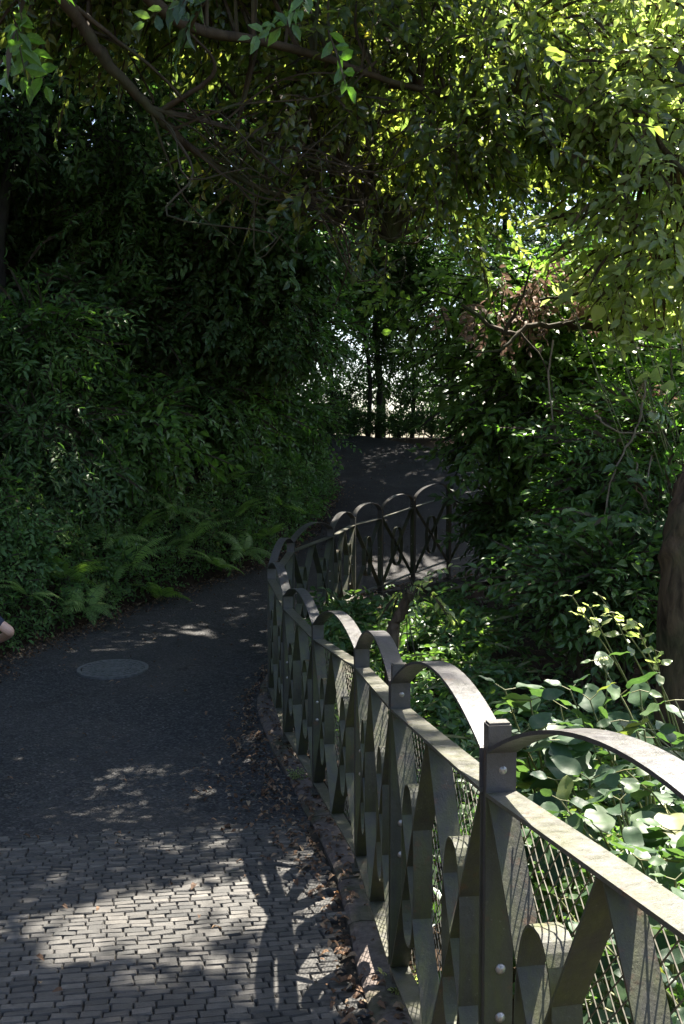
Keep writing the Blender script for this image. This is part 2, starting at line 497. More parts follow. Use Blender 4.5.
T_CAN = [spray_tpl(9, .10, .052, .34, False, .28, seed=s) for s in (1, 2)]
T_CANQ = [spray_tpl(8, .15, .075, .5, True, .2, seed=s) for s in (3, 4)]
T_SM = [spray_tpl(9, .055, .028, .2, False, .2, seed=s) for s in (5, 6)]
T_PIN = [spray_tpl(15, .085, .03, .42, False, .25, True, seed=s) for s in (7, 8)]
T_FARQ = [spray_tpl(9, .12, .06, .4, True, .15, seed=s) for s in (9, 10)]


def clumps(center, radii, n, shell=.35):
    d = R.normal(0, 1, (n, 3)); d /= np.linalg.norm(d, axis=1)[:, None]
    r = (shell + (1 - shell) * R.random(n)) ** .6
    return np.asarray(center) + d * r[:, None] * np.asarray(radii)


def foliage(mb, cl, center, per, cr, tpls, scale=1, droop=.35, cut=False, zmin=2.2, flat=.6, thin=1.0, branch_from=None, br=.012, twig_r=.0028):
    """clumps of leafy twigs round the points cl; thin branches lead to them"""
    center = np.asarray(center)
    for ci, c in enumerate(cl):
        k = int(per * R.uniform(.6, 1.4))
        off = R.normal(0, 1, (k, 3)) * cr * np.array([1, 1, flat]) * R.uniform(.7, 1.25)
        p = c + off
        out = (c - center); out = out / (np.linalg.norm(out) + 1e-6)
        d = off / cr * .6 + out * .7 + R.normal(0, .45, (k, 3)); d[:, 2] -= droop
        t = tpls[ci % len(tpls)]
        scatter(mb, t, p, d, scale * R.uniform(.8, 1.2, k), cut=cut, zmin=zmin, thin=thin, twig_r=twig_r)
        if branch_from is not None and not (cut and c[2] > zmin and (open_sky(c[None])[0] or (c[2] > 6.5 and open_sky(c[None], HIGH)[0]))):
            b = np.asarray(branch_from); s = b[np.argmin(np.linalg.norm(b - c, axis=1))]
            mid = (s + c) / 2 + R.normal(0, .12, 3) * np.linalg.norm(s - c)
            pts = spline([s, mid, c], 5)
            mb.tube(pts, np.linspace(br * (1 + np.linalg.norm(s - c) * .4), .004, len(pts)), 4, 1, False)
            for _ in range(3):
                e = c + R.normal(0, 1, 3) * cr
                pm = (c + e) / 2 + R.normal(0, .05, 3)
                mb.tube(np.array([mid * .3 + c * .7, pm, e]), [.007, .005, .002], 3, 1, False)


# canopy openings (ground x, y, half axes, turn, threshold)
LIT += [(-.74, 4.12, 1.05, .40, rad(33), .10), (-.36, 4.4, .4, .5, 0, .02), (-.82, 6.85, .42, .16, rad(10), .14), (-.85, 7.25, .3, .12, rad(10), .2),
        (.15, .7, .7, 1.4, rad(8), .02), (-.1, 2.9, .36, 1.1, rad(8), .33), (-.45, 5.2, .35, 1.0, rad(12), .40),
        (1.5, 3.2, 1.8, 1.9, 0, .17), (1.1, 7.4, 1.2, 1.3, 0, .24),
        (.85, 15.0, .75, 1.2, 0, .2), (.1, 11.9, 1.5, .5, rad(65), .12), (.9, 23.2, 2.0, .4, 0, .46), (2.4, 9.4, 1.8, 1.9, 0, .12),
        (-1.6, 10.8, .45, .15, rad(15), .2)]

# ------------------------------------------------------------------ ground sheet
def build_ground():
    xs = np.unique(np.concatenate([np.linspace(-400, -22, 18), np.arange(-22, 22, .4), np.linspace(22, 400, 18)]))
    ys = np.unique(np.concatenate([np.linspace(-120, -8, 12), np.arange(-8, 44, .4), np.linspace(44, 900, 24)]))
    X, Y = np.meshgrid(xs, ys)
    Z = H(X, Y)
    # bank is rough, the ground under the paths is sunk beneath them
    d = left_edge(Y) - X
    Z = Z + np.where(d > .2, (fbm(X * 1.1, Y * 1.1) - .5) * np.minimum(d, 1.5) * .8, 0)
    inpath = (d < .35) & ((X < fence_x(Y) + .1) | (Y > 8.2)) & ~((X > -.6) & (Y < far_y(X) + .0) & (X > fence_x(Y)))
    Z = np.where(inpath, Z - .12, Z - .03)
    Z = np.where((~inpath) & (d < 0) & (Y < 30), Z + (fbm(X * 1.5, Y * 1.5) - .5) * .25 - .08, Z)
    n, mth = X.shape
    v = np.stack([X, Y, Z], -1).reshape(-1, 3)
    i = np.arange(n - 1)[:, None] * mth + np.arange(mth - 1)[None]
    f = np.stack([i, i + 1, i + mth + 1, i + mth], -1).reshape(-1, 4)
    o = new_mesh_obj('ground', v, f, M['soil'], smooth=True)
    tag(o, kind='structure')


build_ground()

# ------------------------------------------------------------------ asphalt path
LP = [(-3.75, 4.905), (-3.65, 5.6), (-3.5, 7.2), (-3.45, 8.2), (-3.3, 9.8), (-2.67, 12.5), (-1.97, 13.9), (-1.19, 15.4), (-.6, 17.5), (-.2, 20), (-.65, 23), (-1.2, 26.4), (-1.8, 28)]
RP = [(.02, 5.675), (-.02, 5.80), (-.33, 7.1), (-.5, 8.15), (-.52, 9.0), (-.42, 9.6), (-.08, 11.2), (.18, 12.55), (.99, 13.55), (2.2, 14.25), (3.8, 15.6), (6, 18), (7, 20)]


def build_path():
    L = spline([(*p, 0) for p in LP], 8)[:, :2]; Rr = spline([(*p, 0) for p in RP], 8)[:, :2]
    k = 25; t = np.linspace(-.04, 1.015, k)
    G = L[:, None] * (1 - t)[None, :, None] + Rr[:, None] * t[None, :, None]
    Z = base_z(G[..., 1]) + .010 * (1 - (2 * t - 1) ** 2)[None] - .006
    v = np.concatenate([G, Z[..., None]], -1).reshape(-1, 3)
    n = len(L); i = np.arange(n - 1)[:, None] * k + np.arange(k - 1)[None]
    f = np.stack([i, i + 1, i + k + 1, i + k], -1).reshape(-1, 4)
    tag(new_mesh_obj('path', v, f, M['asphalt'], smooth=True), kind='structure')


build_path()

# ------------------------------------------------------------------ paving
def build_paving():
    th = rad(11.5); c, s = math.cos(th), math.sin(th)
    mb = MB(); O = np.array([-.29, 5.66])
    e1 = np.array([c, s]); e2 = np.array([s, -c])          # e2 towards the camera
    rowh = .046; r = 0
    while r < 128:
        y0 = r * rowh + .01; u = -4.2 + (r % 2) * .048 + R.uniform(-.012, .012)
        while u < 1.6:
            w = R.choice([.076, .084, .09, .096]); 
            cu, cv = u + w / 2, y0 + rowh / 2
            # a settled trough makes the rows swing on the left
            warp = min(1, cv / .6) * .035 * math.exp(-((cu + 1.25 + .18 * cv) / .16) ** 2) * math.sin(cv * 9) + min(1, cv / .6) * .03 * math.sin(cu * 2.1 + cv)
            p = O + e1 * cu + e2 * (cv + warp)
            u += w
            if p[0] < left_edge(p[1]) + .05 or p[0] > fence_x(p[1]) - .155 or p[1] < .3: continue
            hw, hh = w / 2 - R.uniform(.0016, .0034), rowh / 2 - R.uniform(.0008, .0024)
            dz = R.normal(0, .0018); tx, ty = R.normal(0, .028), R.normal(0, .04)
            trough = abs(math.exp(-((cu + 1.3 + .18 * cv) / .2) ** 2))
            ty += trough * .10 * math.sin(cv * 20); rot = R.normal(0, .045) + trough * R.normal(0, .06)
            z = base_z(p[1]) + .012 + dz - .007 * trough * min(1, cv / .6)
            sl = -.11
            V = []
            for lev, (ins, dzz) in enumerate(((0, -.03), (0, -.007), (.0035, 0))):
                for (a, b) in ((-1, -1), (1, -1), (1, 1), (-1, 1)):
                    la = a * (hw - ins) + R.normal(0, .001); lb = b * (hh - ins) + R.normal(0, .0008)
                    ra = la * math.cos(rot) - lb * math.sin(rot); rb = la * math.sin(rot) + lb * math.cos(rot)
                    q = e1 * ra + e2 * rb
                    V.append((p[0] + q[0], p[1] + q[1], z + dzz + q[1] * sl + la * tx + lb * ty))
            fs = [(8, 11, 10, 9)]
            for l in (0, 1):
                for k in range(4):
                    fs.append((l * 4 + k, l * 4 + 4 + k, l * 4 + 4 + (k + 1) % 4, l * 4 + (k + 1) % 4))
            mb.add(V, fs)
        r += 1
    tag(mb.build('pavement', M['paver']), kind='structure')
    # bedding
    v = []; f = []; ys = np.linspace(-4, 6.2, 40)
    for i, y in enumerate(ys):
        v += [(left_edge(y) - .2, y, base_z(y) - .009), (fence_x(y) - .1, y, base_z(y) - .009)]
        if i: f.append((2 * i - 2, 2 * i - 1, 2 * i + 1, 2 * i))
    v = np.array(v)
    # cut it off where the asphalt starts
    v[:, 1] = np.minimum(v[:, 1], np.where(np.arange(len(v)) % 2 == 0, 4.89, 5.60)); v[:, 2] = base_z(v[:, 1]) - .006
    tag(new_mesh_obj('paving_bed', v, f, M['joint']), kind='structure')


build_paving()

# ------------------------------------------------------------------ kerb under the fence
LINE = spline([(x, y, 0) for x, y in POSTS], 12)[:, :2]


def build_kerb():
    seg = np.r_[0, np.cumsum(np.linalg.norm(np.diff(LINE, axis=0), axis=1))]
    total = seg[-1]; mb = MB(); s = 0
    P = lambda t: np.array([np.interp(t, seg, LINE[:, 0]), np.interp(t, seg, LINE[:, 1])])
    while s < total - .3:
        w = R.uniform(.5, .62); dz = R.uniform(-.008, .01); jit = R.normal(0, .006)
        ts = np.linspace(s + .006, min(s + w - .006, total), 5); V = []
        for t in ts:
            p = P(t); d = P(min(t + .02, total)) - P(max(t - .02, 0)); d /= np.linalg.norm(d); nl = np.array([-d[1], d[0]])
            zb = base_z(p[1])
            for (o, z) in ((-.06, -.15), (-.06, .028), (.0, .034), (.07, .032), (.105, .026), (.12, .012), (.125, -.15)):
                q = p + nl * (o + jit) ; V.append((q[0], q[1], zb + z + dz + R.normal(0, .0015)))
        f = []
        for i in range(4):
            for k in range(6): f.append((i * 7 + k, i * 7 + k + 1, i * 7 + 8 + k, i * 7 + 7 + k))
        mb.add(V, f)
        for b in (0, 28):
            mb.add([V[b + k] for k in range(7)], [(0, 1, 2), (0, 2, 3), (0, 3, 4), (0, 4, 5), (0, 5, 6)])
        s += w
    tag(mb.build('kerb', M['kerb']), kind='structure')


build_kerb()

# ------------------------------------------------------------------ fence
def build_fence():
    root = empty('iron_fence', (POSTS[0][0], POSTS[0][1], float(base_z(POSTS[0][1]))),
                 'weathered grey green iron fence with arched tops and criss-cross flat bars, curving along the path', 'fence')
    ro = np.array(root.location)
    # height of the lower rail at each post
    ZB = [float(base_z(y)) + .12 for x, y in POSTS]
    ZB[9] = -.27; ZB[10] = -.27; ZB[11] = -.245; ZB[12] = -.20; ZB[13] = -.08; ZB[14] = .05; ZB[15] = .14
    Z3 = np.array([0, 0, 1.])
    def dirs(i):
        a = np.array(POSTS[max(i - 1, 0)]); b = np.array(POSTS[min(i + 1, len(POSTS) - 1)]); d = (b - a) / np.linalg.norm(b - a)
        return np.array([d[0], d[1], 0]), np.array([d[1], -d[0], 0])
    for i, (x, y) in enumerate(POSTS):
        d, n = dirs(i); tall = i <= 4
        top = ZB[i] + .9 + (.155 if tall else .10); bot = float(base_z(y)) + .03
        mb = MB(); hw, ht = (.026, .018) if tall else (.034, .013)
        mb.box((x, y, (top + bot) / 2 - .002), d * ht, n * hw, Z3 * ((top - bot) / 2 - .002))
        mb.box((x, y, top - .002), d * (ht - .003), n * (hw - .003), Z3 * .003)
        mb.box((x, y, bot + .030), d * .045, n * .045, Z3 * .004)
        p = mb.build('post', M['iron_post'], root, origin=ro)
        hs = [ZB[i] + .955] if tall else [ZB[i] + .925, ZB[i] + .965]
        hs += [ZB[i] + .51, ZB[i] + .40]
        for sgn in (-1,):
            for h in hs:
                b = MB(); c = np.array([x, y, h]) + d * sgn * (ht + .007) + n * (.004 if tall else -.008)
                ang = np.arange(10) / 10 * 2 * math.pi
                rings = []
                for (rr, q) in ((.012, .0), (.012, .003), (.009, .007), (.004, .009)):
                    rings.append(np.array([c + n * math.cos(a) * rr + Z3 * math.sin(a) * rr + d * sgn * (q - .004) for a in ang]))
                V = np.concatenate(rings + [[c + d * sgn * .006]]); f = []
                for l in range(3):
                    for k in range(10): f.append((l * 10 + k, l * 10 + (k + 1) % 10, l * 10 + 10 + (k + 1) % 10, l * 10 + 10 + k))
                b.add(V, f); b.add(V, [(30 + k, 30 + (k + 1) % 10, 40) for k in range(10)])
                b.build('bolt', M['bolt'], p, smooth=True, origin=ro)
    for i in range(len(POSTS) - 1):
        A = np.array([*POSTS[i], ZB[i]]); B = np.array([*POSTS[i + 1], ZB[i + 1]])
        dx = B - A; Lh = math.hypot(dx[0], dx[1]); d = np.array([dx[0] / Lh, dx[1] / Lh, 0]); n = np.array([d[1], -d[0], 0])
        g0 = .016 / Lh
        def pt(u, h): return A + dx * (g0 + u * (1 - 2 * g0)) + Z3 * h
        nb = 2 if Lh > .95 else 1
        # frame: rails and end stiles
        mb = MB()
        mb.ribbon([pt(0, .9), pt(.5, .9), pt(1, .9)], n, .068, .009, 0)
        mb.ribbon([pt(0, 0), pt(.5, 0), pt(1, 0)], n, .066, .008, 0)
        mb2 = []
        for u in (0.0, 1.0):
            e = .004 / Lh * (1 if u == 0 else -1)
            mb.ribbon([pt(u + e, .004), pt(u + e, .45), pt(u + e, .895)], n, .064, .006, 1)
        fr = mb.build('fence_panel', [M['iron_rail'], M['iron']], root, origin=ro)
        # arch
        mb = MB(); t = np.linspace(0, math.pi, 33)
        uu = .5 - .5 * np.cos(t) * .985
        q1 = 1 - (2 * uu - 1) ** 2
        hh = .085 + .125 * q1 if Lh > 1.0 else .075 + .155 * np.sqrt(np.maximum(q1, 0))
        hh = np.concatenate([[0.0, hh[0] * .6], hh, [hh[-1] * .6, 0.0]]); uu = np.concatenate([[uu[0] - .001] * 2, uu, [uu[-1] + .001] * 2])
        mb.ribbon([pt(a, .905 + b) for a, b in zip(uu, hh)], n, .067, .008)
        mb.build('arch', M['iron_arch'], fr, origin=ro)
        # crossing bars and rings
        mb = MB()
        for b in range(nb):
            u0, u1 = b / nb, (b + 1) / nb; e = .012 / Lh
            mb.ribbon([pt(u0 + e, .893), pt((u0 + u1) / 2, .45), pt(u1 - e, .007)], n, .062, .006)
            mb.ribbon([pt(u1 - e, .892), pt((u0 + u1) / 2, .45), pt(u0 + e, .008)], n, .0605, .006)
        mb.build('crossed_bars', M['iron'], fr, origin=ro)
        for b in range(nb):
            mb = MB(); uc = (b + .5) / nb; rw = .105 / Lh if Lh > .95 else .09 / Lh
            tt = np.linspace(0, 2 * math.pi, 40, endpoint=False)
            mb.ribbon([pt(uc + rw * np.sign(math.cos(a)) * abs(math.cos(a)) ** .75, .45 + .255 * math.sin(a)) for a in tt], n, .059, .005, closed=True)
            mb.build('ring', M['iron'], fr, origin=ro)
        # wire netting on the outer side of the near panels
        if i <= 7:
            mb = MB(); pitch = .052; wv = .0011
            off = n * .038
            for s in (-1, 1):
                k = -1.0
                while k < Lh + 1.0:
                    # line x = k + s*h
                    h0, h1 = .01, .88
                    xa, xb = k + s * h0, k + s * h1
                    ha, hb = h0, h1
                    lo, hi = .02, Lh - .02
                    def clip(xa, ha, xb, hb):
                        if xa > xb: xa, ha, xb, hb = xb, hb, xa, ha
                        if xb < lo or xa > hi: return None
                        if xa < lo: ha += (lo - xa) * (hb - ha) / (xb - xa); xa = lo
                        if xb > hi: hb = ha + (hi - xa) * (hb - ha) / (xb - xa); xb = hi
                        return xa, ha, xb, hb
                    c = clip(xa, ha, xb, hb)
                    if c and c[2] - c[0] > .02:
                        p0, p1 = pt(c[0] / Lh, c[1]) + off + n * s * .0012, pt(c[2] / Lh, c[3]) + off + n * s * .0012
                        nn = max(2, int((c[2] - c[0]) / .05))
                        pts = np.linspace(p0, p1, nn + 1); pts[1:-1] += R.normal(0, .0012, (nn - 1, 3))
                        mb.ribbon(pts, n, wv * 2, wv * 2)
                    k += pitch
            mb.build('wire_netting', M['wire'], fr, origin=ro)
    for ch in list(root.children_recursive):
        pass


build_fence()

# ------------------------------------------------------------------ manhole cover
def build_manhole():
    c = at(113, 671.5, 9.15); x, y = c[0], c[1]; z = float(base_z(y)) + .017
    root = empty('manhole_cover', (x, y, z), 'round grey cast iron manhole cover set in the asphalt path', 'manhole cover')
    sl = float(base_z(y + .1) - base_z(y - .1)) / .2
    def disc(r0, r1, h0, h1, seg=40):
        a = np.arange(seg) / seg * 2 * math.pi
        V = []
        for r, h in ((r0, h0), (r0, h1), (r1, h1), (r1, h0)):
            V += [(r * math.cos(t), r * math.sin(t), h + r * math.sin(t) * sl) for t in a]
        f = []
        for l in range(4):
            m_ = (l + 1) % 4
            for k in range(seg): f.append((l * seg + k, l * seg + (k + 1) % seg, m_ * seg + (k + 1) % seg, m_ * seg + k))
        return V, f
    mb = MB(); mb.add(*disc(.29, .325, -.02, .006)); mb.build('frame', M['cover'], root)
    mb = MB(); mb.add(*disc(.001, .281, -.02, .002))
    for r in (.06, .12, .18, .24): mb.add(*disc(r, r + .02, -.004, .008))
    for k in range(24):
        a = k / 24 * 2 * math.pi; d = np.array([math.cos(a), math.sin(a), math.sin(a) * sl]); s = np.array([-math.sin(a), math.cos(a), 0])
        for rr in (.1, .16, .22, .27): mb.box(d * rr + np.array([0, 0, .005]), d * .011, s * .011, np.array([0, 0, .003]))
    mb.build('lid', M['cover'], root)


build_manhole()

# ------------------------------------------------------------------ bank surface sampling
def bank_pt(y, d):
    x = left_edge(y) - d
    return np.array([x, y, float(H(x, y)) + (float(fbm(x * 1.1, y * 1.1)) - .5) * min(d, 1.5) * .8 if d > .2 else float(H(x, y))])


def bank_pts(n, y0, y1, d0, d1):
    y = R.uniform(y0, y1, n); d = R.uniform(d0, d1, n); x = left_edge(y) - d
    z = H(x, y) + (fbm(x * 1.1, y * 1.1) - .5) * np.minimum(d, 1.5) * .8 * (d > .2)
    return np.stack([x, y, z], 1)


# ground cover on the bank (uncountable)
def build_bank_cover():
    mb = MB()
    for (n, y0, y1, d0, d1, tp, sc) in ((3800, 7, 20, .08, .95, T_SM, 1.0), (3600, 7, 24, .4, 2.6, T_CAN, .75), (1500, 17, 28, .05, 2.2, T_SM, 1.4), (2600, 9, 26, 2.2, 5.5, T_CAN, 1.0), (700, 2, 8, 0, 3, T_CAN, 1.0)):
        p = bank_pts(n, y0, y1, d0, d1); k = len(p)
        nrm = np.tile([.78, -.15, .6], (k, 1))
        lift = R.random(k) ** 1.5 * .32 * np.clip(.4 + fbm(p[:, 0] * 1.7, p[:, 1] * 1.7) * 1.4, 0, 1.6)
        edge = np.minimum(1, (left_edge(p[:, 1]) - p[:, 0] + .25) / .7)
        p = p + nrm * (lift * edge)[:, None]
        d = nrm * .6 + R.normal(0, .6, (k, 3)); d[:, 2] -= .35
        h = k // 2
        for q, t in ((slice(0, h), tp[0]), (slice(h, k), tp[1])):
            scatter(mb, t, p[q], d[q], sc * R.uniform(.7, 1.3, len(p[q])), ups=nrm[q] + R.normal(0, .35, (len(p[q]), 3)), twig_r=.002)
    tag(mb.build('bank_ground_cover', [M['bank'], M['bark']]), 'dense dark green leafy ground cover on the left bank', 'ground cover', kind='stuff')


build_bank_cover()

# ------------------------------------------------------------------ ferns
def fern_mesh(seed, L=.6, nf=9):
    g = np.random.default_rng(seed); mb = MB()
    for k in range(nf):
        az = k / nf * 2 * math.pi + g.normal(0, .25); el = rad(g.uniform(35, 65)); l = L * g.uniform(.75, 1.15)
        n = 32; t = np.linspace(0, 1, n)
        hor = l * (t * math.cos(el) + .28 * t ** 2); ver = l * (t * math.sin(el) - .62 * t ** 2)
        P = np.stack([hor * math.cos(az), hor * math.sin(az), ver], 1)
        T = np.gradient(P, axis=0); T /= np.linalg.norm(T, axis=1)[:, None]
        S = np.cross(T, [0, 0, 1.]); S /= np.maximum(np.linalg.norm(S, axis=1)[:, None], 1e-6); U = np.cross(S, T)
        mb.tube(P, np.linspace(.0035, .001, n), 3, 1, False)
        rn = g.random() * .7
        for i in range(4, n):
            w = l * .21 * math.sin(math.pi * min(1, (t[i] * .93 + .07)) ** .75) ** .8 + .004
            for s in (-1, 1):
                o = P[i]; d = S[i] * s + T[i] * .35 - U[i] * .15 + g.normal(0, .05, 3); d /= np.linalg.norm(d)
                bw = T[i] * l * .0105
                V = [o - bw, o + bw, o + d * w * .55 + bw * .9 - U[i] * .04 * w, o + d * w - U[i] * .2 * w, o + d * w * .55 - bw * .9 - U[i] * .04 * w]
                mb.add(V, [(0, 1, 2), (0, 2, 4), (4, 2, 3)], 0, min(1, rn + g.random() * .3))
    return mb


FERN_SPOTS = [  # pixel x, y, distance, size, turn
    (120, 572, 11.3, .62, 0), (55, 583, 10.6, .55, 2), (180, 545, 12.2, .62, 1), (228, 520, 13.5, .6, 2), (232, 555, 13.9, .5, 0), (150, 600, 11.5, .42, 1),
    (15, 600, 10.0, .5, 2), (205, 570, 13, .48, 1), (100, 545, 11.4, .58, 1), (245, 470, 15, .5, 0), (270, 510, 15.5, .5, 2), (160, 515, 12.6, .6, 0),
    (30, 540, 10.6, .6, 1), (75, 610, 10.6, .42, 0), (258, 540, 15, .42, 1), (285, 470, 17, .5, 1), (208, 490, 14, .55, 2), (130, 535, 11.8, .5, 2)]
FERN_LABELS = [
    'arching fern with pale feathery fronds, right above the manhole cover on the bank', 'low fern spreading over dark leaves left of the manhole cover',
    'bright fern with long overlapping fronds in the middle of the bank', 'light green fern standing high near the fence end of the bank',
    'small fern drooping toward the path edge near the first arch of the fence', 'little low fern just above the leaf litter by the path',
    'fern at the very left edge of the view beside the elbow', 'mid sized fern between the bright fern and the fence', 'tall fern with upright fronds over the manhole cover',
    'shaded fern highest up under the far trees', 'yellowish fern hanging in shade beyond the first arch', 'fern with broad fronds half hidden under the shrubs',
    'fern high on the left with drooping dark fronds', 'small fern near the litter below the low spreading fern', 'last small fern before the bank bends out of view',
    'farthest fern in deep shade near the rising path', 'slim fern above the light green one, in shadow', 'fern tucked behind the tall upright one']


def build_ferns():
    meshes = [fern_mesh(s).build('fern', [M['fern'], M['bark']]) for s in (11, 12, 13)]
    used = [False] * 3
    for (px, py, Y, sz, k), lab in zip(FERN_SPOTS, FERN_LABELS):
        # where the ray meets the bank
        best = None
        for Yt in np.arange(8.5, 24, .1):
            p = at(px, py, Yt)
            if p[0] < left_edge(Yt) and p[2] <= float(H(p[0], Yt)) + .1: best = p; break
        if best is None: best = at(px, py, Y)
        if not used[k]: o = meshes[k]; used[k] = True
        else: o = meshes[k].copy(); COL.objects.link(o)
        p = best + np.array([.17, -.17, .05])
        o.location = p; o.rotation_euler = (rad(R.uniform(-8, 8)), rad(28), R.uniform(0, 6.3)); s = sz / .6 * R.uniform(.95, 1.25); o.scale = (s, s, s)
        tag(o, lab, 'fern', 'ferns on the left bank')


build_ferns()

# ------------------------------------------------------------------ shrubs
def shrub(name, label, cat, base, crown_c, radii, ncl, per, cr, tpls, m_, group=None, scale=1, droop=.35, stems=4, cut=False, zmin=2.2, bark_m='bark', flat=.6, trunk_name='stem', r0=.03, shell=.3, bend=.15, thin=1.0):
    base = np.asarray(base, float); cc = np.asarray(crown_c, float)
    root = empty(name, base, label, cat, group)
    tips = []
    for k in range(stems):
        tgt = cc + R.normal(0, .35, 3) * np.asarray(radii)
        b0 = base + np.array([*R.normal(0, .05 * (stems > 1), 2), -.15])
        mid = (b0 + tgt) / 2 + R.normal(0, bend, 3); pts = spline([b0, mid, tgt], 8)
        mb = MB(); mb.tube(pts, np.linspace(r0, r0 * .3, len(pts)), 8 if r0 > .05 else 6, 0, wob=.05)
        mb.build(trunk_name, M[bark_m], root, smooth=True, origin=base); tips.append(pts[len(pts) // 3:])
    tips = np.concatenate(tips)
    mb = MB(); cl = clumps(cc, radii, ncl, shell)
    foliage(mb, cl, cc, per, cr, tpls, scale, droop, cut, zmin, flat, thin, branch_from=tips)
    mb.build('crown' if trunk_name == 'trunk' else 'foliage', [M[m_], M[bark_m]], root, origin=base)
    return root


def bank_hit(px, py, y0=8.5):
    for Yt in np.arange(y0, 30, .1):
        p = at(px, py, Yt)
        if p[0] < left_edge(Yt) and p[2] <= float(H(p[0], Yt)): return p
    return at(px, py, 16)


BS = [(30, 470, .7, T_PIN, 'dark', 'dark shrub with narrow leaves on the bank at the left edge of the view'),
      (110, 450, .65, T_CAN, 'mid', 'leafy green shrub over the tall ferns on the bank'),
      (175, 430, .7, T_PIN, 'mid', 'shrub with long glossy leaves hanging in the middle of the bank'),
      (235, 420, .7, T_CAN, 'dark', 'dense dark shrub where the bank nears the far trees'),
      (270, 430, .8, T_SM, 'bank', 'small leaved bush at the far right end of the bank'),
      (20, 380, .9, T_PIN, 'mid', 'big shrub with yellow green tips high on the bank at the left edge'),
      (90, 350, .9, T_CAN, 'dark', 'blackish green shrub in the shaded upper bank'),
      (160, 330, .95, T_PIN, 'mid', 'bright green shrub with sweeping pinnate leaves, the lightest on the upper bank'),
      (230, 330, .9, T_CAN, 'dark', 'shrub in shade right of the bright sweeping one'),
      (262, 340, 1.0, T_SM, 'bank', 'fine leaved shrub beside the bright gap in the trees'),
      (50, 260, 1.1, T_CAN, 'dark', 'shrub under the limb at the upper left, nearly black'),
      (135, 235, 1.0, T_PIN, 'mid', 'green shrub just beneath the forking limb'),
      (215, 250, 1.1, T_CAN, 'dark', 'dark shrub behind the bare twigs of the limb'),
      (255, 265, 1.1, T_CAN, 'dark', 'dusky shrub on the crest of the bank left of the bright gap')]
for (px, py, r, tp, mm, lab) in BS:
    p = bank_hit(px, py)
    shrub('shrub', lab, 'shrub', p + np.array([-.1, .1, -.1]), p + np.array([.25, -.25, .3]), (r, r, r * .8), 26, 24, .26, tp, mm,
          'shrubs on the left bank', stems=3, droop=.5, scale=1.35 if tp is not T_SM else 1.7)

# ------------------------------------------------------------------ trees
def tree(name, label, base, trunk_pts, r0, crown_specs, m_, tpls, group=None, bark_m='bark', scale=1, droop=.35, cut=True, zmin=2.2, limbs=(), flat=.5, thin=1.0, br=.012, twig_r=.0028):
    base = np.asarray(base, float); root = empty(name, base, label, 'tree', group)
    mb = MB(); pts = spline(np.vstack([base + [0, 0, -.3], trunk_pts]), 8)
    rr = np.linspace(r0, r0 * (.35 if r0 != .24 else .7), len(pts)); rr[:3] *= np.array([1.35, 1.15, 1.05])
    mb.tube(pts, rr, 18, 0, wob=.07); mb.build('trunk', M[bark_m], root, smooth=True, origin=base)
    src = [pts[len(pts) // 2:]]
    for (lp, lr) in limbs:
        q = spline(lp, 8); q[1:-1] += R.normal(0, lr * .10, (len(q) - 2, 3)); mb = MB(); mb.tube(q, np.linspace(lr, lr * .22, len(q)), 10, 0, wob=.05)
        mb.build('limb', M[bark_m], root, smooth=True, origin=base); src.append(q)
    src = np.concatenate(src); mb = MB()
    for (c, rd, ncl, per, cr, sh) in crown_specs:
        cl = clumps(c, rd, ncl, sh)
        foliage(mb, cl, c, per, cr, tpls, scale, droop, cut, zmin, flat, thin, branch_from=src, br=br, twig_r=twig_r)
    mb.build('crown', [M[m_], M[bark_m]], root, origin=base)
    return root


gz = lambda x, y: float(H(x, y))
# the big leaning tree whose limbs cross the top of the view
lim1 = [at(-60, -120, 6.4), at(60, -5, 7.0), at(105, 60, 7.3), at(150, 108, 7.6), at(215, 165, 8.0), at(300, 205, 8.6), at(390, 240, 9.2)]
lim2 = [at(150, 108, 7.6), at(220, 125, 7.8), at(285, 150, 8.1), at(350, 172, 8.4)]
lim3 = [at(100, -60, 6.8), at(180, 22, 7.2), at(300, 50, 7.6), at(420, 90, 8.0), at(520, 110, 8.3)]
lim4 = [at(180, 22, 7.2), at(215, 70, 7.4), at(160, 112, 7.65)][::-1]
lim5 = [at(60, -5, 7.0), at(110, 35, 7.2), at(175, 90, 7.5), at(250, 190, 8.2)]
lim6 = [at(150, 108, 7.6), at(170, 165, 7.8), at(190, 205, 8.0), at(235, 245, 8.3)]
tb = np.array([-6.2, 6.2, gz(-6.2, 6.2)])
bigtree = tree('evergreen_tree', 'big evergreen tree leaning over the path from the left, forking limbs across the upper left', tb,
               [tb + [.1, 0, 1.2], np.array([-5.0, 6.3, 5.6]), np.array([-3.6, 6.5, 7.0]), at(-60, -120, 6.4) + [0, 0, .3]], .26,
               [((.9, 8.6, 4.3), (1.8, 1.2, .8), 36, 18, .30, .1),        # hanging curtain, centre
                ((1.5, 8.2, 4.9), (.9, 1.0, .8), 13, 17, .28, .2),
                ((-.3, 8.4, 5.3), (2.1, 1.3, .6), 24, 20, .32, .1),
                ((.2, 11.2, 6.5), (2.2, 1.4, .4), 80, 26, .36, .1),  # leaf mass added to shade the asphalt below
                ((-1.4, 7.8, 5.6), (1.9, 1.4, .5), 40, 24, .32, .1)],
               'canopy', T_CAN, bark_m='bark', droop=.75,
               limbs=[(lim1, .058), (lim2, .026), (lim3, .05), (lim4, .024), (lim5, .02), (lim6, .012)], zmin=4.6, cut=True)


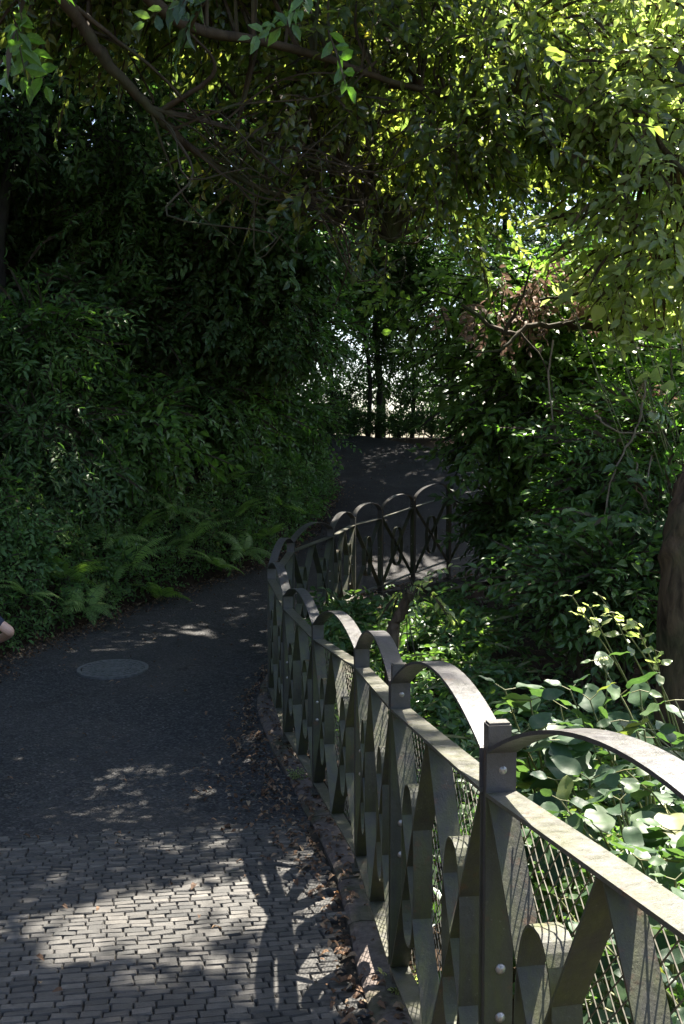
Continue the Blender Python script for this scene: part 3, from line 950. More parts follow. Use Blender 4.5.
# bare twigs fanning from the limb
def twig_fan():
    mb = MB(); src = spline(lim1, 8)[24:]; src2 = spline(lim2, 8)
    for k in range(36):
        s = src[R.integers(len(src) - 6)] if k % 3 else src2[R.integers(len(src2))]
        d = np.array([R.uniform(.3, 1.3), R.uniform(-.6, .9), R.uniform(-.75, .15)]); L = R.uniform(.5, 1.7)
        d = d / np.linalg.norm(d) * L
        pts = spline([s, s + d * .3 + R.normal(0, .09, 3), s + d * .6 + R.normal(0, .14, 3), s + d * .85 + R.normal(0, .17, 3), s + d + R.normal(0, .2, 3)], 4)
        mb.tube(pts, np.linspace(R.uniform(.006, .014), .0018, len(pts)), 4, 0, False)
    mb.build('twig_fan', M['bark'], bigtree, origin=tb)


twig_fan()

# tall shading crowns above the frame
def shade_tree(label, bx, by, hz, c, rd, ncl, mm='dark', per=20, cr=.6, cut=True, r0=.22, sc=1.15):
    b = np.array([bx, by, gz(bx, by)])
    tree('broadleaf_tree', label, b, [b + [0, 0, hz * .4], np.array([(bx + c[0]) / 2, (by + c[1]) / 2, hz * .8]), np.array(c)], r0,
         [(c, rd, ncl, per, cr, .1)], mm, T_CANQ, 'tall trees round the path', bark_m='dark_bark', scale=sc, droop=.2, cut=cut, zmin=3.2, br=.03, twig_r=.005)


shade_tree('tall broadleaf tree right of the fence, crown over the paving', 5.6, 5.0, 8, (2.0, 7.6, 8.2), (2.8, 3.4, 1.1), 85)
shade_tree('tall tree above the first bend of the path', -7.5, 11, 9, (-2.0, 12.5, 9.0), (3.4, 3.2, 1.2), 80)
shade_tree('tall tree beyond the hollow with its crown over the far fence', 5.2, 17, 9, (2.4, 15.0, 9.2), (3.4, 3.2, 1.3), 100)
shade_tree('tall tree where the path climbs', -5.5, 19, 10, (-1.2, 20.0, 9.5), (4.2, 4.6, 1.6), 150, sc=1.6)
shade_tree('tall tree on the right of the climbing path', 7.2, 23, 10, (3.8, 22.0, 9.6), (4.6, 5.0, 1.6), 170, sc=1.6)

# wooded slope behind the bank: fills the upper left
for k, (x, y, z, r, lab) in enumerate([
        (-7.5, 15.5, 6.6, 2.5, 'bushy dark tree on the slope behind the leaning limb'), (-4.2, 18.5, 5.6, 2.2, 'dark tree on the slope left of the bright gap'),
        (-8.5, 11.5, 7.2, 2.4, 'dark tree on the slope at the left edge of the view'), (-4.0, 24, 6.5, 2.6, 'dark tree beyond the crest, left of the gap'),
        (-4.4, 14.5, 7.0, 2.2, 'shaded tree hanging over the upper bank shrubs')]):
    b = np.array([x - .5, y, gz(x - .5, y)])
    tree('broadleaf_tree', lab, b, [b + [0, 0, 1], np.array([x, y, z])], .15, [((x, y, z), (r, r, r * .8), 85, 22, .5, .1)], 'dark', T_CANQ,
         'trees on the wooded slope', bark_m='dark_bark', scale=.9, cut=False, br=.02, twig_r=.004)

# screen of trees behind the rising path, bright sky beyond
def thin_tree(px, Y, w, h0, h1, r0, lab, ncl, per=16, mm='dark', sc=.9):
    p = at(px, 430, Y); x = p[0]; b = np.array([x, Y, gz(x, Y)])
    t = tree('broadleaf_tree', lab, b, [b + [.05, 0, 1.5], b + [-.1, 0, 3.0], np.array([x, Y, h1])], r0,
             [((x, Y, (h0 + h1) / 2), (w, .9, (h1 - h0) / 2), ncl, per, .36, .0)], mm, T_FARQ, 'trees against the bright gap', bark_m='dark_bark', scale=sc, cut=False, br=.014, twig_r=.004)
    return t


thin_tree(330, 28.0, 1.3, 2.6, 6.5, .07, 'thin tree left in the bright gap, light showing through its leaves', 30, 12)
thin_tree(378, 27.5, .9, 2.8, 7.0, .09, 'dark trunked tree standing in the bright gap', 30, 14)
thin_tree(412, 28.4, 1.1, 2.7, 7.0, .06, 'slender tree right of the dark trunk', 30, 13)
thin_tree(450, 27.4, 1.3, 2.4, 8, .09, 'leafy tree behind the green camellia shrub', 50, 18)
thin_tree(262, 27.2, 1.1, 2.4, 7.5, .08, 'dense tree at the left side of the bright gap', 50, 20)
thin_tree(505, 26.0, 2.0, 2.4, 9.5, .12, 'dense tree in the background behind the camellia shrub', 75, 20)
thin_tree(575, 25.5, 2.0, 2.2, 8.0, .12, 'green tree far behind the withered branches', 55, 18, 'mid')
thin_tree(650, 24.5, 2.2, 1.5, 8.0, .12, 'tall green tree far back at the right edge', 60, 18, 'mid')
thin_tree(368, 27.0, 1.9, 5.2, 7.9, .07, 'tree with a dense crown closing the top of the bright gap', 80, 18, 'dark', 1.2)
thin_tree(380, 31.0, 4.2, 5.4, 11.0, .16, 'high crowned tree over the bright gap', 80, 22, 'dark', 1.3)

for (px, Y, z0, r, lab) in ((322, 29.2, 2.9, .75, 'loose bush at the left foot of the bright gap'), (352, 29.6, 3.0, .7, 'loose bush in the bright gap left of the dark trunk'),
                         (398, 29.4, 2.9, .7, 'loose bush just right of the dark trunk'), (432, 29.0, 3.0, .75, 'loose bush at the right foot of the bright gap')):
    p = at(px, 430, Y); b = np.array([p[0], Y, gz(p[0], Y)])
    shrub('bush', lab, 'bush', b, (p[0], Y, z0), (r, .5, .9), 22, 12, .2, T_SM, 'dark', 'bushes in the bright gap', stems=4, scale=1.8, bark_m='dark_bark', r0=.03)

# low hedge / kerb at the top of the path
def build_hedge():
    x0, x1 = -1.3, 7; mb = MB(); n = 2600
    p = np.stack([R.uniform(x0, x1, n), R.normal(26.7, .22, n), 2.0 + R.random(n) ** 1.2 * .6], 1)
    d = R.normal(0, 1, (n, 3)); d[:, 2] = np.abs(d[:, 2])
    scatter(mb, T_FARQ[0], p, d, .55 * np.ones(n))
    root = empty('hedge', (2, 26.7, 1.95), 'low dark hedge closing the top of the rising path', 'hedge')
    mb.build('foliage', [M['dark'], M['dark_bark']], root, origin=(2, 26.7, 1.95))
    mb = MB()
    for k in range(18):
        x = x0 + (x1 - x0) * (k + .5) / 18
        mb.tube([(x, 26.7, 1.8), (x + .05, 26.7, 2.2)], [.02, .01], 5, 0)
    mb.build('stem', M['dark_bark'], root, origin=(2, 26.7, 1.95))


build_hedge()

# camellia-like shrub tree in the middle right, in front of the far fence
b = np.array([2.35, 11.6, gz(2.35, 11.6)])
tree('camellia_tree', 'dense green camellia tree hiding the right end of the fence, dark hollow under it', b, [b + [.05, 0, 1.0], b + [0, -.1, 2.2], b + [.1, 0, 3.4]], .13,
     [((2.4, 11.2, 2.1), (1.1, .8, .95), 50, 17, .24, .3), ((1.75, 11.4, 3.2), (.95, .8, .6), 26, 16, .24, .3), ((2.9, 11.2, 2.6), (.8, .7, .9), 24, 15, .25, .3)],
     'camellia_crown', T_CAN, bark_m='dark_bark', cut=False, droop=.3, scale=1.15, flat=.3)
b = np.array([3.3, 13.2, gz(3.3, 13.2)])
tree('broadleaf_tree', 'shaded tree right behind the camellia tree', b, [b + [0, 0, 1.5], b + [0, 0, 3.0], b + [-.1, 0, 4.6]], .16,
     [((3.5, 13.5, 2.8), (1.6, 1.0, 1.7), 70, 24, .38, .2)], 'dark', T_CAN, 'trees in the hollow', bark_m='dark_bark', cut=False, scale=1.2)
b = np.array([4.9, 12.4, gz(4.9, 12.4)])
tree('broadleaf_tree', 'dark tree in the hollow near the right edge of the view', b, [b + [0, 0, 1.5], b + [.1, 0, 3.2], b + [0, 0, 4.8]], .16,
     [((4.7, 12.8, 2.6), (1.4, 1.0, 2.0), 70, 22, .38, .2)], 'dark', T_CAN, 'trees in the hollow', bark_m='dark_bark', cut=False, scale=1.2)

# sunlit tree at the upper right
b = np.array([2.22, 6.2, gz(2.22, 6.2)])
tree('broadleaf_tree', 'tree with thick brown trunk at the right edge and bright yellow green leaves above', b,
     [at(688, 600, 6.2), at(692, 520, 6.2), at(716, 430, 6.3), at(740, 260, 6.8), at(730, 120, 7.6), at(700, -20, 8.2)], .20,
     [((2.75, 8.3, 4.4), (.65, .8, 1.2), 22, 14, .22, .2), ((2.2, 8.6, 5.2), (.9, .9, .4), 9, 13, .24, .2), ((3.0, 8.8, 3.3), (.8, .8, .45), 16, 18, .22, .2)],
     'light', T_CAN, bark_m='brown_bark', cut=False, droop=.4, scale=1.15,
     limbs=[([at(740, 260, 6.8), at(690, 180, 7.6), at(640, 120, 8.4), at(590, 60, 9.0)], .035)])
# dark trunk at the top right corner
b = np.array([4.15, 11.0, gz(4.15, 11.0)])
tree('broadleaf_tree', 'dark leaning trunk in the upper right corner behind the bright leaves', b,
     [at(712, 380, 11.0), at(690, 200, 10.9), at(676, 90, 10.9), at(668, -10, 11), at(660, -90, 11)], .24,
     [((3.9, 11.2, 7.6), (1.7, 1.4, .8), 36, 20, .5, .2)], 'dark', T_CANQ, 'trees in the hollow', bark_m='dark_bark', cut=True, zmin=3)

# horizontal branch and withered foliage, right middle
def build_withered():
    base = at(560, 345, 9.6); g = gz(base[0] + 1.6, 9.9)
    rt = np.array([base[0] + 1.6, 9.9, g])
    root = empty('withered_tree', rt, 'bare spreading branch with reddish brown withered leaves, right of centre', 'tree')
    mb = MB(); mb.tube(spline([rt, rt + [.05, 0, 1.4], rt + [-.1, 0, 2.3], at(684, 322, 9.8)], 8), np.linspace(.07, .05, 25), 8, 0, wob=.05)
    mb.build('trunk', M['bark'], root, smooth=True, origin=rt)
    for pts, r in (([at(684, 322, 9.8), at(640, 328, 9.7), at(590, 326, 9.6), at(540, 325, 9.5), at(505, 332, 9.4), at(462, 305, 9.3)], .045),
                   ([at(520, 332, 9.4), at(500, 350, 9.3), at(470, 352, 9.2)], .02), ([at(505, 332, 9.4), at(520, 300, 9.3), at(532, 262, 9.2)], .02),
                   ([at(560, 326, 9.5), at(600, 312, 9.4), at(650, 280, 9.3)], .016), ([at(610, 326, 9.6), at(640, 345, 9.5), at(684, 350, 9.4)], .016),
                   ([at(520, 332, 9.4), at(545, 365, 9.3), at(560, 420, 9.2)], .012), ([at(540, 300, 9.3), at(590, 290, 9.2), at(640, 262, 9.1)], .014)):
        q = spline(pts, 6); q[1:-1] += R.normal(0, r * .35, (len(q) - 2, 3)); mb = MB(); mb.tube(q, np.linspace(r, r * .35, len(q)), 7, 0, wob=.06)
        mb.build('limb', M['bark'], root, smooth=True, origin=rt)
    mb = MB()
    for (px, py, Y, rx, rz, n) in ((590, 275, 9.9, .4, .22, 34), (500, 315, 9.9, .4, .18, 32), (545, 290, 10, .35, .2, 28), (655, 395, 9.6, .28, .14, 24), (640, 300, 10, .3, .2, 24)):
        p = at(px, py, Y) + R.normal(0, 1, (n, 3)) * [rx * .6, .15, rz * .6]
        d = R.normal(0, 1, (n, 3)); d[:, 2] -= .9
        scatter(mb, T_CAN[0], p, d, .8 * np.ones(n), thin=.8)
    mb.build('withered_leaves', [M['brownfol'], M['bark']], root, origin=rt)


build_withered()

# shrubs with pale big leaves under the bright tree
def broad_plant(name, label, cat, base, tips, leafL, m_='hyd', group=None, per=(5, 8), stem_r=.006, seed=0, cut=False):
    g = np.random.default_rng(seed); base = np.asarray(base, float)
    root = empty(name, base, label, cat, group)
    lv, lf = broad_leaf_tpl(1, .62); mb = MB(); ms = MB()
    for tp in tips:
        tp = np.asarray(tp, float)
        mid = (base + tp) / 2 + g.normal(0, .06, 3) + [0, 0, .1]
        st = spline([base, mid, tp], 8); ms.tube(st, np.linspace(stem_r * 1.3, stem_r * .5, len(st)), 5, 0)
        dirn = st[-1] - st[-4]; dirn /= np.linalg.norm(dirn)
        n = g.integers(*per) ; n = n * 2
        for i in range(n):
            t = 1 - (i // 2) * .085 * (leafL / .13); t = max(t, .25)
            p = np.array([np.interp(t * (len(st) - 1), range(len(st)), st[:, c]) for c in range(3)])
            az = (i % 2) * math.pi + (i // 2) * math.pi / 2 + g.normal(0, .3)
            d = np.array([math.cos(az), math.sin(az), g.uniform(-.7, .8)]); d = d + dirn * .2
            A = rotm(d[None], np.array([[0, 0, 1.]]) + g.normal(0, .2, (1, 3)), np.array([g.normal(0, .45)]))[0]
            s = leafL * g.uniform(.45, 1.15) * (.6 if i < 2 else 1)
            o = p + d / np.linalg.norm(d) * leafL * .22
            mb.add(lv @ A.T * s + o, lf, 0, g.random())
            ms.tube(np.array([p, o]), [.0022, .0018], 4, 0, False)
    mb.build('foliage', M[m_], root, smooth=True, origin=base); ms.build('stem', M['stemg'], root, smooth=True, origin=base)
    return root


m, nt, out = mat('green_stem'); principled(nt, out, ramp(nt, noise(nt, 30, 3, geo_pos(nt)), [(.3, (.09, .11, .03)), (.7, (.16, .15, .06))]), .6); M['stemg'] = m


def tips_in(n, x, y, z, g):
    return [np.array([g.uniform(*x), g.uniform(*y), g.uniform(*z)]) for _ in range(n)]


gg = np.random.default_rng(5)
broad_plant('hydrangea', 'hydrangea with very large pale leaves just behind the second tall fence post', 'shrub', (.85, 3.9, gz(.85, 3.9)),
            [at(505, 690, 3.7), at(530, 700, 3.6), at(490, 715, 3.8), at(520, 735, 3.5), at(545, 725, 3.7), at(560, 705, 3.9)], .2, group='broad leaved plants behind the fence', seed=1)
broad_plant('hydrangea', 'bright leafy hydrangea rising in the middle behind the near arch', 'shrub', (1.2, 3.8, gz(1.2, 3.8)),
            [at(570, 690, 3.9), at(600, 660, 4.0), at(590, 700, 3.8), at(620, 720, 3.6), at(560, 740, 3.6), at(605, 745, 3.5), at(590, 780, 3.3), at(640, 690, 4.0), at(555, 780, 3.3)], .165, per=(3, 6), group='broad leaved plants behind the fence', seed=2)
broad_plant('hydrangea', 'hydrangea at the right edge over the near arch', 'shrub', (1.5, 3.3, gz(1.5, 3.3)),
            [at(650, 730, 3.5), at(675, 700, 3.7), at(680, 760, 3.3), at(650, 790, 3.1), at(625, 770, 3.2), at(690, 800, 3.0), at(710, 740, 3.3), at(670, 830, 2.9)], .15, per=(3, 6), group='broad leaved plants behind the fence', seed=3)
broad_plant('hydrangea', 'low hydrangea seen between the near arch and its rail', 'shrub', (1.0, 2.9, gz(1.0, 2.9)),
            [at(560, 800, 3.0), at(600, 830, 2.9), at(640, 860, 2.7), at(675, 880, 2.6), at(620, 800, 3.0), at(580, 850, 2.8), at(690, 860, 2.7), at(540, 830, 3.1), at(610, 880, 2.7)], .13, per=(3, 6), group='broad leaved plants behind the fence', seed=4)
broad_plant('hydrangea', 'shaded hydrangea behind the wire netting of the near panel', 'shrub', (.95, 2.3, gz(.95, 2.3)),
            [at(560, 900, 2.6), at(600, 940, 2.5), at(640, 960, 2.4), at(680, 930, 2.3), at(560, 960, 2.6), at(590, 1000, 2.5)], .11, group='broad leaved plants behind the fence', seed=6)
broad_plant('sapling', 'slender sapling with yellow green leaves arching over the hydrangeas', 'plant', (2.0, 5.4, gz(2.0, 5.4)),
            [at(572, 596, 5.2), at(590, 608, 5.2), at(612, 612, 5.2), at(635, 622, 5.2), at(655, 650, 5.2), at(600, 596, 5.3)], .085, 'light', per=(3, 5), seed=7)
broad_plant('broad_leaved_vine', 'vine with big backlit heart shaped leaves at the right edge below the bright tree', 'plant', (3.3, 8.2, gz(3.3, 8.2)),
            [at(570, 300, 8.0), at(600, 235, 8.2), at(585, 250, 8.2), at(615, 345, 7.8), at(650, 340, 7.6), at(670, 365, 7.6), at(640, 370, 7.7), at(540, 235, 8.3), at(660, 240, 8.0), at(680, 330, 7.8), at(620, 250, 8.2)], .19, 'light', per=(2, 4), seed=8)

# flower head on the hydrangea
def build_flower():
    c = at(605, 662, 4.0); mb = MB(); g = np.random.default_rng(2)
    for k in range(70):
        d = g.normal(0, 1, 3); d[2] = abs(d[2]); d /= np.linalg.norm(d); o = c + d * [.03, .03, .018]
        a = np.cross(d, [0, .3, 1.]); a /= np.linalg.norm(a); b_ = np.cross(d, a)
        for q in range(4):
            e = a * math.cos(q * math.pi / 2) + b_ * math.sin(q * math.pi / 2); s = np.cross(d, e)
            mb.add([o, o + e * .006 + s * .004, o + e * .011 + d * .001, o + e * .006 - s * .004], [(0, 1, 2), (0, 2, 3)], 0, g.random())
    root = empty('flower_head', c, 'small creamy flower head among the hydrangea leaves', 'flower')
    mb.build('petals', M['cream'], root, origin=c)
    mb = MB(); mb.tube([c + [0, 0, -.3], c + [.01, 0, -.1], c], [.004, .003, .003], 5); mb.build('stalk', M['stemg'], root, origin=c)


m, nt, out = mat('cream_petal'); principled(nt, out, ramp(nt, noise(nt, 50, 2, geo_pos(nt)), [(.3, (.25, .3, .1)), (.7, (.42, .44, .2))]), .6); M['cream'] = m
build_flower()

# blue scrap caught behind the netting
def build_scrap():
    c = at(592, 923, 2.35); mb = MB(); g = np.random.default_rng(9)
    V = []; f = []
    for i in range(5):
        for j in range(5): V.append(((i - 2) * .004 + g.normal(0, .0012), g.normal(0, .003), (j - 2) * .005 + g.normal(0, .0012)))
    for i in range(4):
        for j in range(4): f.append((i * 5 + j, i * 5 + j + 1, i * 5 + j + 6, i * 5 + j + 5))
    mb.add(V, f); o = mb.build('plastic_scrap', M['blue']); o.location = c
    tag(o, 'tiny bright blue plastic scrap caught behind the wire netting', 'litter')


m, nt, out = mat('blue_plastic'); principled(nt, out, ramp(nt, noise(nt, 80, 2, geo_pos(nt)), [(.3, (.02, .16, .6)), (.7, (.04, .3, .85))]), .4); M['blue'] = m
build_scrap()

# ------------------------------------------------------------------ ground cover in the hollow
def build_hollow_cover():
    mb = MB(); n = 14000
    x = R.uniform(-.55, 7, n); y = R.uniform(1.5, 13.5, n)
    inside = (x > fence_x(y) + .34) & ((y < 8.2) | (y < far_y(np.clip(x, -.49, 2.1)) - .25))
    dark = (((x - 2.3) / 1.0) ** 2 + ((y - 9.6) / 2.0) ** 2 < 1) | (y > 11.0)
    inside &= ~dark | (R.random(n) < .07)
    x, y = x[inside], y[inside]
    mound = .16 + .36 * np.exp(-((x - .75) / 1.1) ** 2 - ((y - 8.8) / 1.6) ** 2) + .25 * fbm(x * 1.3, y * 1.3)
    z = H(x, y) + R.random(len(x)) ** .6 * mound * 1.1 - .05
    p = np.stack([x, y, z], 1); k = len(p); d = R.normal(0, 1, (k, 3)); d[:, 2] = np.abs(d[:, 2]) * .4 - .1
    h = k // 2
    scatter(mb, T_SM[0], p[:h], d[:h], 1.35 * R.uniform(.7, 1.3, h)); scatter(mb, T_CAN[1], p[h:], d[h:], .72 * R.uniform(.7, 1.3, k - h))
    tag(mb.build('hollow_ground_cover', [M['camellia'], M['stemg']]), 'green leafy ground cover filling the hollow inside the fence bend', 'ground cover', kind='stuff')


build_hollow_cover()
# bushes filling the hollow on the right
for (px, py, Y, r, mm, tp, lab) in ((612, 590, 7.6, .32, 'dark', T_SM, 'shaded small leaved bush under the hanging vines'), (618, 530, 9.0, .4, 'mid', T_CAN, 'bush behind the hanging vines'),
                                    (528, 520, 12.4, .45, 'dark', T_CAN, 'black green bush at the fence end under the camellia'), (572, 530, 12.0, .5, 'dark', T_CAN, 'black green bush in the hollow right of the fence end'),
                                    (655, 470, 9.0, .6, 'mid', T_PIN, 'long leaved bush above the brown trunk'), 
                                    (680, 560, 7.8, .4, 'dark', T_CAN, 'bush directly behind the brown trunk')):
    p = at(px, py, Y); b = np.array([p[0], Y, gz(p[0], Y)])
    shrub('bush', lab, 'bush', b, p, (r, r, r * .85), 22, 24, .2, tp, mm, 'bushes in the hollow', stems=3, scale=1.1 if tp is not T_SM else 1.5, droop=.2)

# broken stump in the ground cover
def build_stump():
    b = at(392, 645, 7.3); t = at(410, 592, 7.25); mb = MB()
    b[2] = gz(b[0], b[1]) - .1
    q = spline([b, at(392, 640, 7.3), at(402, 612, 7.3), t], 6); mb.tube(q, np.linspace(.055, .035, len(q)), 9, 0, wob=.1)
    o = mb.build('tree_stump', M['brown_bark'], smooth=True)
    tag(o, 'short leaning brown stump in the ground cover, leaves at its top', 'stump')
    c = at(408, 590, 7.25)
    shrub('seedling', 'little bright seedling growing at the top of the leaning stump', 'plant', c + [0, 0, -.3], c + [.02, 0, .02], (.08, .08, .05), 3, 4, .05, T_SM, 'light', stems=2, r0=.006, scale=1.2, bend=.02)


build_stump()


# hanging vines
def build_vines():
    V = [([at(645, 380, 8.0), at(640, 420, 8.0), at(628, 445, 8.0), at(612, 478, 8.0), at(604, 520, 8.0), at(600, 540, 8.0), at(615, 560, 8.0)], .010, 'pale crooked vine hanging left beside the brown trunk'),
         ([at(595, 415, 8.1), at(618, 432, 8.1), at(650, 433, 8.1), at(668, 428, 8.1)], .009, 'pale vine sagging sideways across the dark gap'),
         ([at(636, 460, 7.9), at(638, 490, 7.9), at(648, 508, 7.9), at(649, 535, 7.9), at(638, 552, 7.9), at(626, 562, 7.9)], .008, 'looping vine in the middle of the hanging vines'),
         ([at(652, 455, 7.9), at(646, 500, 7.9), at(640, 515, 7.9), at(628, 560, 7.9), at(624, 600, 7.9)], .007, 'thin vine crossing behind the loop'),
         ([at(624, 560, 7.8), at(626, 585, 7.8), at(634, 600, 7.8), at(640, 615, 7.8)], .007, 'short vine end dangling above the yellow green sapling'),
         ([at(553, 340, 9.0), at(548, 380, 9.0), at(556, 440, 9.0)], .010, 'straight reddish vine hanging from the bare spreading branch')]
    for pts, r, lab in V:
        pts = [np.asarray(p) for p in pts]
        q = spline(pts, 6); q[1:-1] += R.normal(0, .006, (len(q) - 2, 3)); mb = MB(); mb.tube(q, np.linspace(r, r * .7, len(q)), 6, 0, wob=.1)
        tag(mb.build('hanging_vine', M['pale_twig'], smooth=True), lab, 'vine', 'vines hanging on the right')


build_vines()

# overhanging leaves close by, top left
def near_sprig(px, py, Y, n, lab, mm='mid', sc=1.3):
    c = at(px, py, Y); top = at(px - 40, -90, Y) + [0, 0, .1]
    root = empty('leafy_branch', top, lab, 'branch', 'branches hanging in from above')
    mb = MB(); q = spline([top, (top + c) / 2 + [.03, 0, .05], c], 6); mb.tube(q, np.linspace(.012, .003, len(q)), 5, 0); mb.build('stem', M['bark'], root, origin=top)
    mb = MB(); p = q[R.integers(len(q) // 2, len(q), n)] + R.normal(0, .06, (n, 3)); d = R.normal(0, .7, (n, 3)); d[:, 2] -= .9
    scatter(mb, T_CAN[0], p, d, sc * np.ones(n)); mb.build('foliage', [M[mm], M['bark']], root, origin=top)


near_sprig(22, 20, 5.4, 9, 'branch of large green leaves hanging in at the top left corner', 'mid', 1.1)
near_sprig(205, 30, 5.6, 5, 'branch with blue green glossy leaves hanging left of centre at the top', 'hyd', 1.0)
near_sprig(310, 10, 6.0, 5, 'branch of dark leaves hanging at the top centre', 'mid', 1.0)

# ------------------------------------------------------------------ leaf litter
def build_litter():
    mb = MB(); lv, lf = leaf_tpl(.05, .027, .25, .15)
    lv2 = lv.copy(); lv2[:, 2] += .008 * np.sin(lv2[:, 0] * 90)
    P = []
    n = 5200; y = R.uniform(6.5, 26, n); x = left_edge(y) + np.abs(R.normal(0, .16, n)) * np.clip(1.3 - (y - 9) * .03, .6, 1.4) - .02; P.append((x, y))
    n = 5200; seg = R.integers(0, len(LINE) - 1, n); q = LINE[seg] + (LINE[seg + 1] - LINE[seg]) * R.random((n, 1))
    d = LINE[seg + 1] - LINE[seg]; d /= np.linalg.norm(d, axis=1)[:, None]; nl = np.stack([-d[:, 1], d[:, 0]], 1)
    near = np.clip(1 - np.abs(q[:, 1] - 6.3) / 2.3, 0, 1)
    off = .125 + np.abs(R.normal(0, .05, n)) + np.abs(R.normal(0, .28, n)) * near
    sel = R.random(n) < .35; off[sel] = R.uniform(-.03, .12, sel.sum())
    keep = R.random(n) < .35 + near * .65 ; P.append(tuple((q + nl * off[:, None])[keep].T))
    n = 260; y = R.uniform(2, 14, n); x = left_edge(y) + R.random(n) * (np.where(y < 8.2, fence_x(y), -.6) - .2 - left_edge(y)); P.append((x, y))
    n = 1500; y = R.uniform(14.2, 26, n); x = R.uniform(-.4, 5, n); k = (x > left_edge(y)) & (R.random(n) < fbm(x * .9, y * .9) * 1.1); P.append((x[k], y[k]))
    n = 2600; x = R.uniform(1.0, 5, n); y = R.uniform(7, 13.6, n); P.append((x, y))
    x = np.concatenate([p[0] for p in P]); y = np.concatenate([p[1] for p in P]); k = len(x)
    # height: on the kerb, on the path, or on the soil
    dist = np.full(k, 9.); side = np.zeros(k)
    for a in range(0, len(LINE) - 1):
        A, B = LINE[a], LINE[a + 1]; ab = B - A; t = np.clip(((x - A[0]) * ab[0] + (y - A[1]) * ab[1]) / (ab @ ab), 0, 1)
        dx = x - A[0] - t * ab[0]; dy = y - A[1] - t * ab[1]; dd = np.hypot(dx, dy); cl = dd < dist
        cr = ab[0] * dy - ab[1] * dx; dist = np.where(cl, dd, dist); side = np.where(cl, np.sign(cr), side)
    kerb = ((side > 0) & (dist < .12)) | ((side <= 0) & (dist < .05))
    z = np.where(kerb, base_z(y) + .038, base_z(y) + .02)
    z = z + np.maximum(0, left_edge(y) - x) * 1.25
    pos = np.stack([x, y, z + R.random(k) * .008], 1)
    hollow = (x > 1.0) & (y < 13.4) & (side < 0) & (dist > .2) & (y > 7)
    pos[hollow, 2] = H(pos[hollow, 0], pos[hollow, 1]) - .05
    up = np.tile([0, 0, 1.], (k, 1)) + R.normal(0, .25, (k, 3)); d = R.normal(0, 1, (k, 3)); d[:, 2] = R.normal(0, .1, k) - d[:, 1] * .1
    A = rotm(d, up, np.zeros(k)); s = R.uniform(.35, 1.05, k)
    v = pos[:, None] + np.einsum('nij,kj->nki', A, lv2) * s[:, None, None]
    f = (lf[None] + (np.arange(k) * len(lv2))[:, None, None]).reshape(-1, 3)
    mb.add(v.reshape(-1, 3), f, 0, np.repeat(R.random(k), len(lv2)))
    tag(mb.build('leaf_litter', M['dead']), 'fallen brown and tan leaves along the path edges and kerb', 'leaves', kind='stuff')


build_litter()

# small green weeds at the foot of the fence
def weed(px, py, Y, lab, n=9):
    c = at(px, py, Y); c[2] = float(base_z(c[1])) + .03
    mb = MB(); p = c + R.normal(0, .02, (n, 3)); p[:, 2] = c[2] + R.random(n) * .05
    d = R.normal(0, .7, (n, 3)); d[:, 2] = np.abs(d[:, 2]) + .3
    scatter(mb, T_SM[0], p, d, .38 * np.ones(n), twig_r=.001)
    o = mb.build('weed', [M['light'], M['stemg']]); tag(o, lab, 'weed')


weed(403, 1010, 3.35, 'small green weed at the foot of the second tall fence post')
weed(300, 800, 6.4, 'tiny weed in the litter by the kerb')


# ------------------------------------------------------------------ person at the left edge (only an elbow shows)
def skinned(name, V, E, Rr, m_, parent, origin, sub=2):
    me = bpy.data.meshes.new(name); me.from_pydata([tuple(np.asarray(v) - origin) for v in V], E, [])
    o = bpy.data.objects.new(name, me); COL.objects.link(o); o.parent = parent
    md = o.modifiers.new('skin', 'SKIN'); sk = me.skin_vertices[0].data
    for i, r in enumerate(Rr):
        sk[i].radius = (r, r) if np.isscalar(r) else r
    sk[0].use_root = True
    s = o.modifiers.new('sub', 'SUBSURF'); s.levels = sub; s.render_levels = sub
    me.materials.append(m_); me.polygons.foreach_set('use_smooth', [True] * len(me.polygons))
    return o


def simple_mat(name, c1, c2, rough, sc=20, bump=.2):
    m, nt, out = mat(name); n = noise(nt, sc, 4, geo_pos(nt)); principled(nt, out, ramp(nt, n, [(.3, c1), (.7, c2)]), rough, n, bump, .003, .3); return m


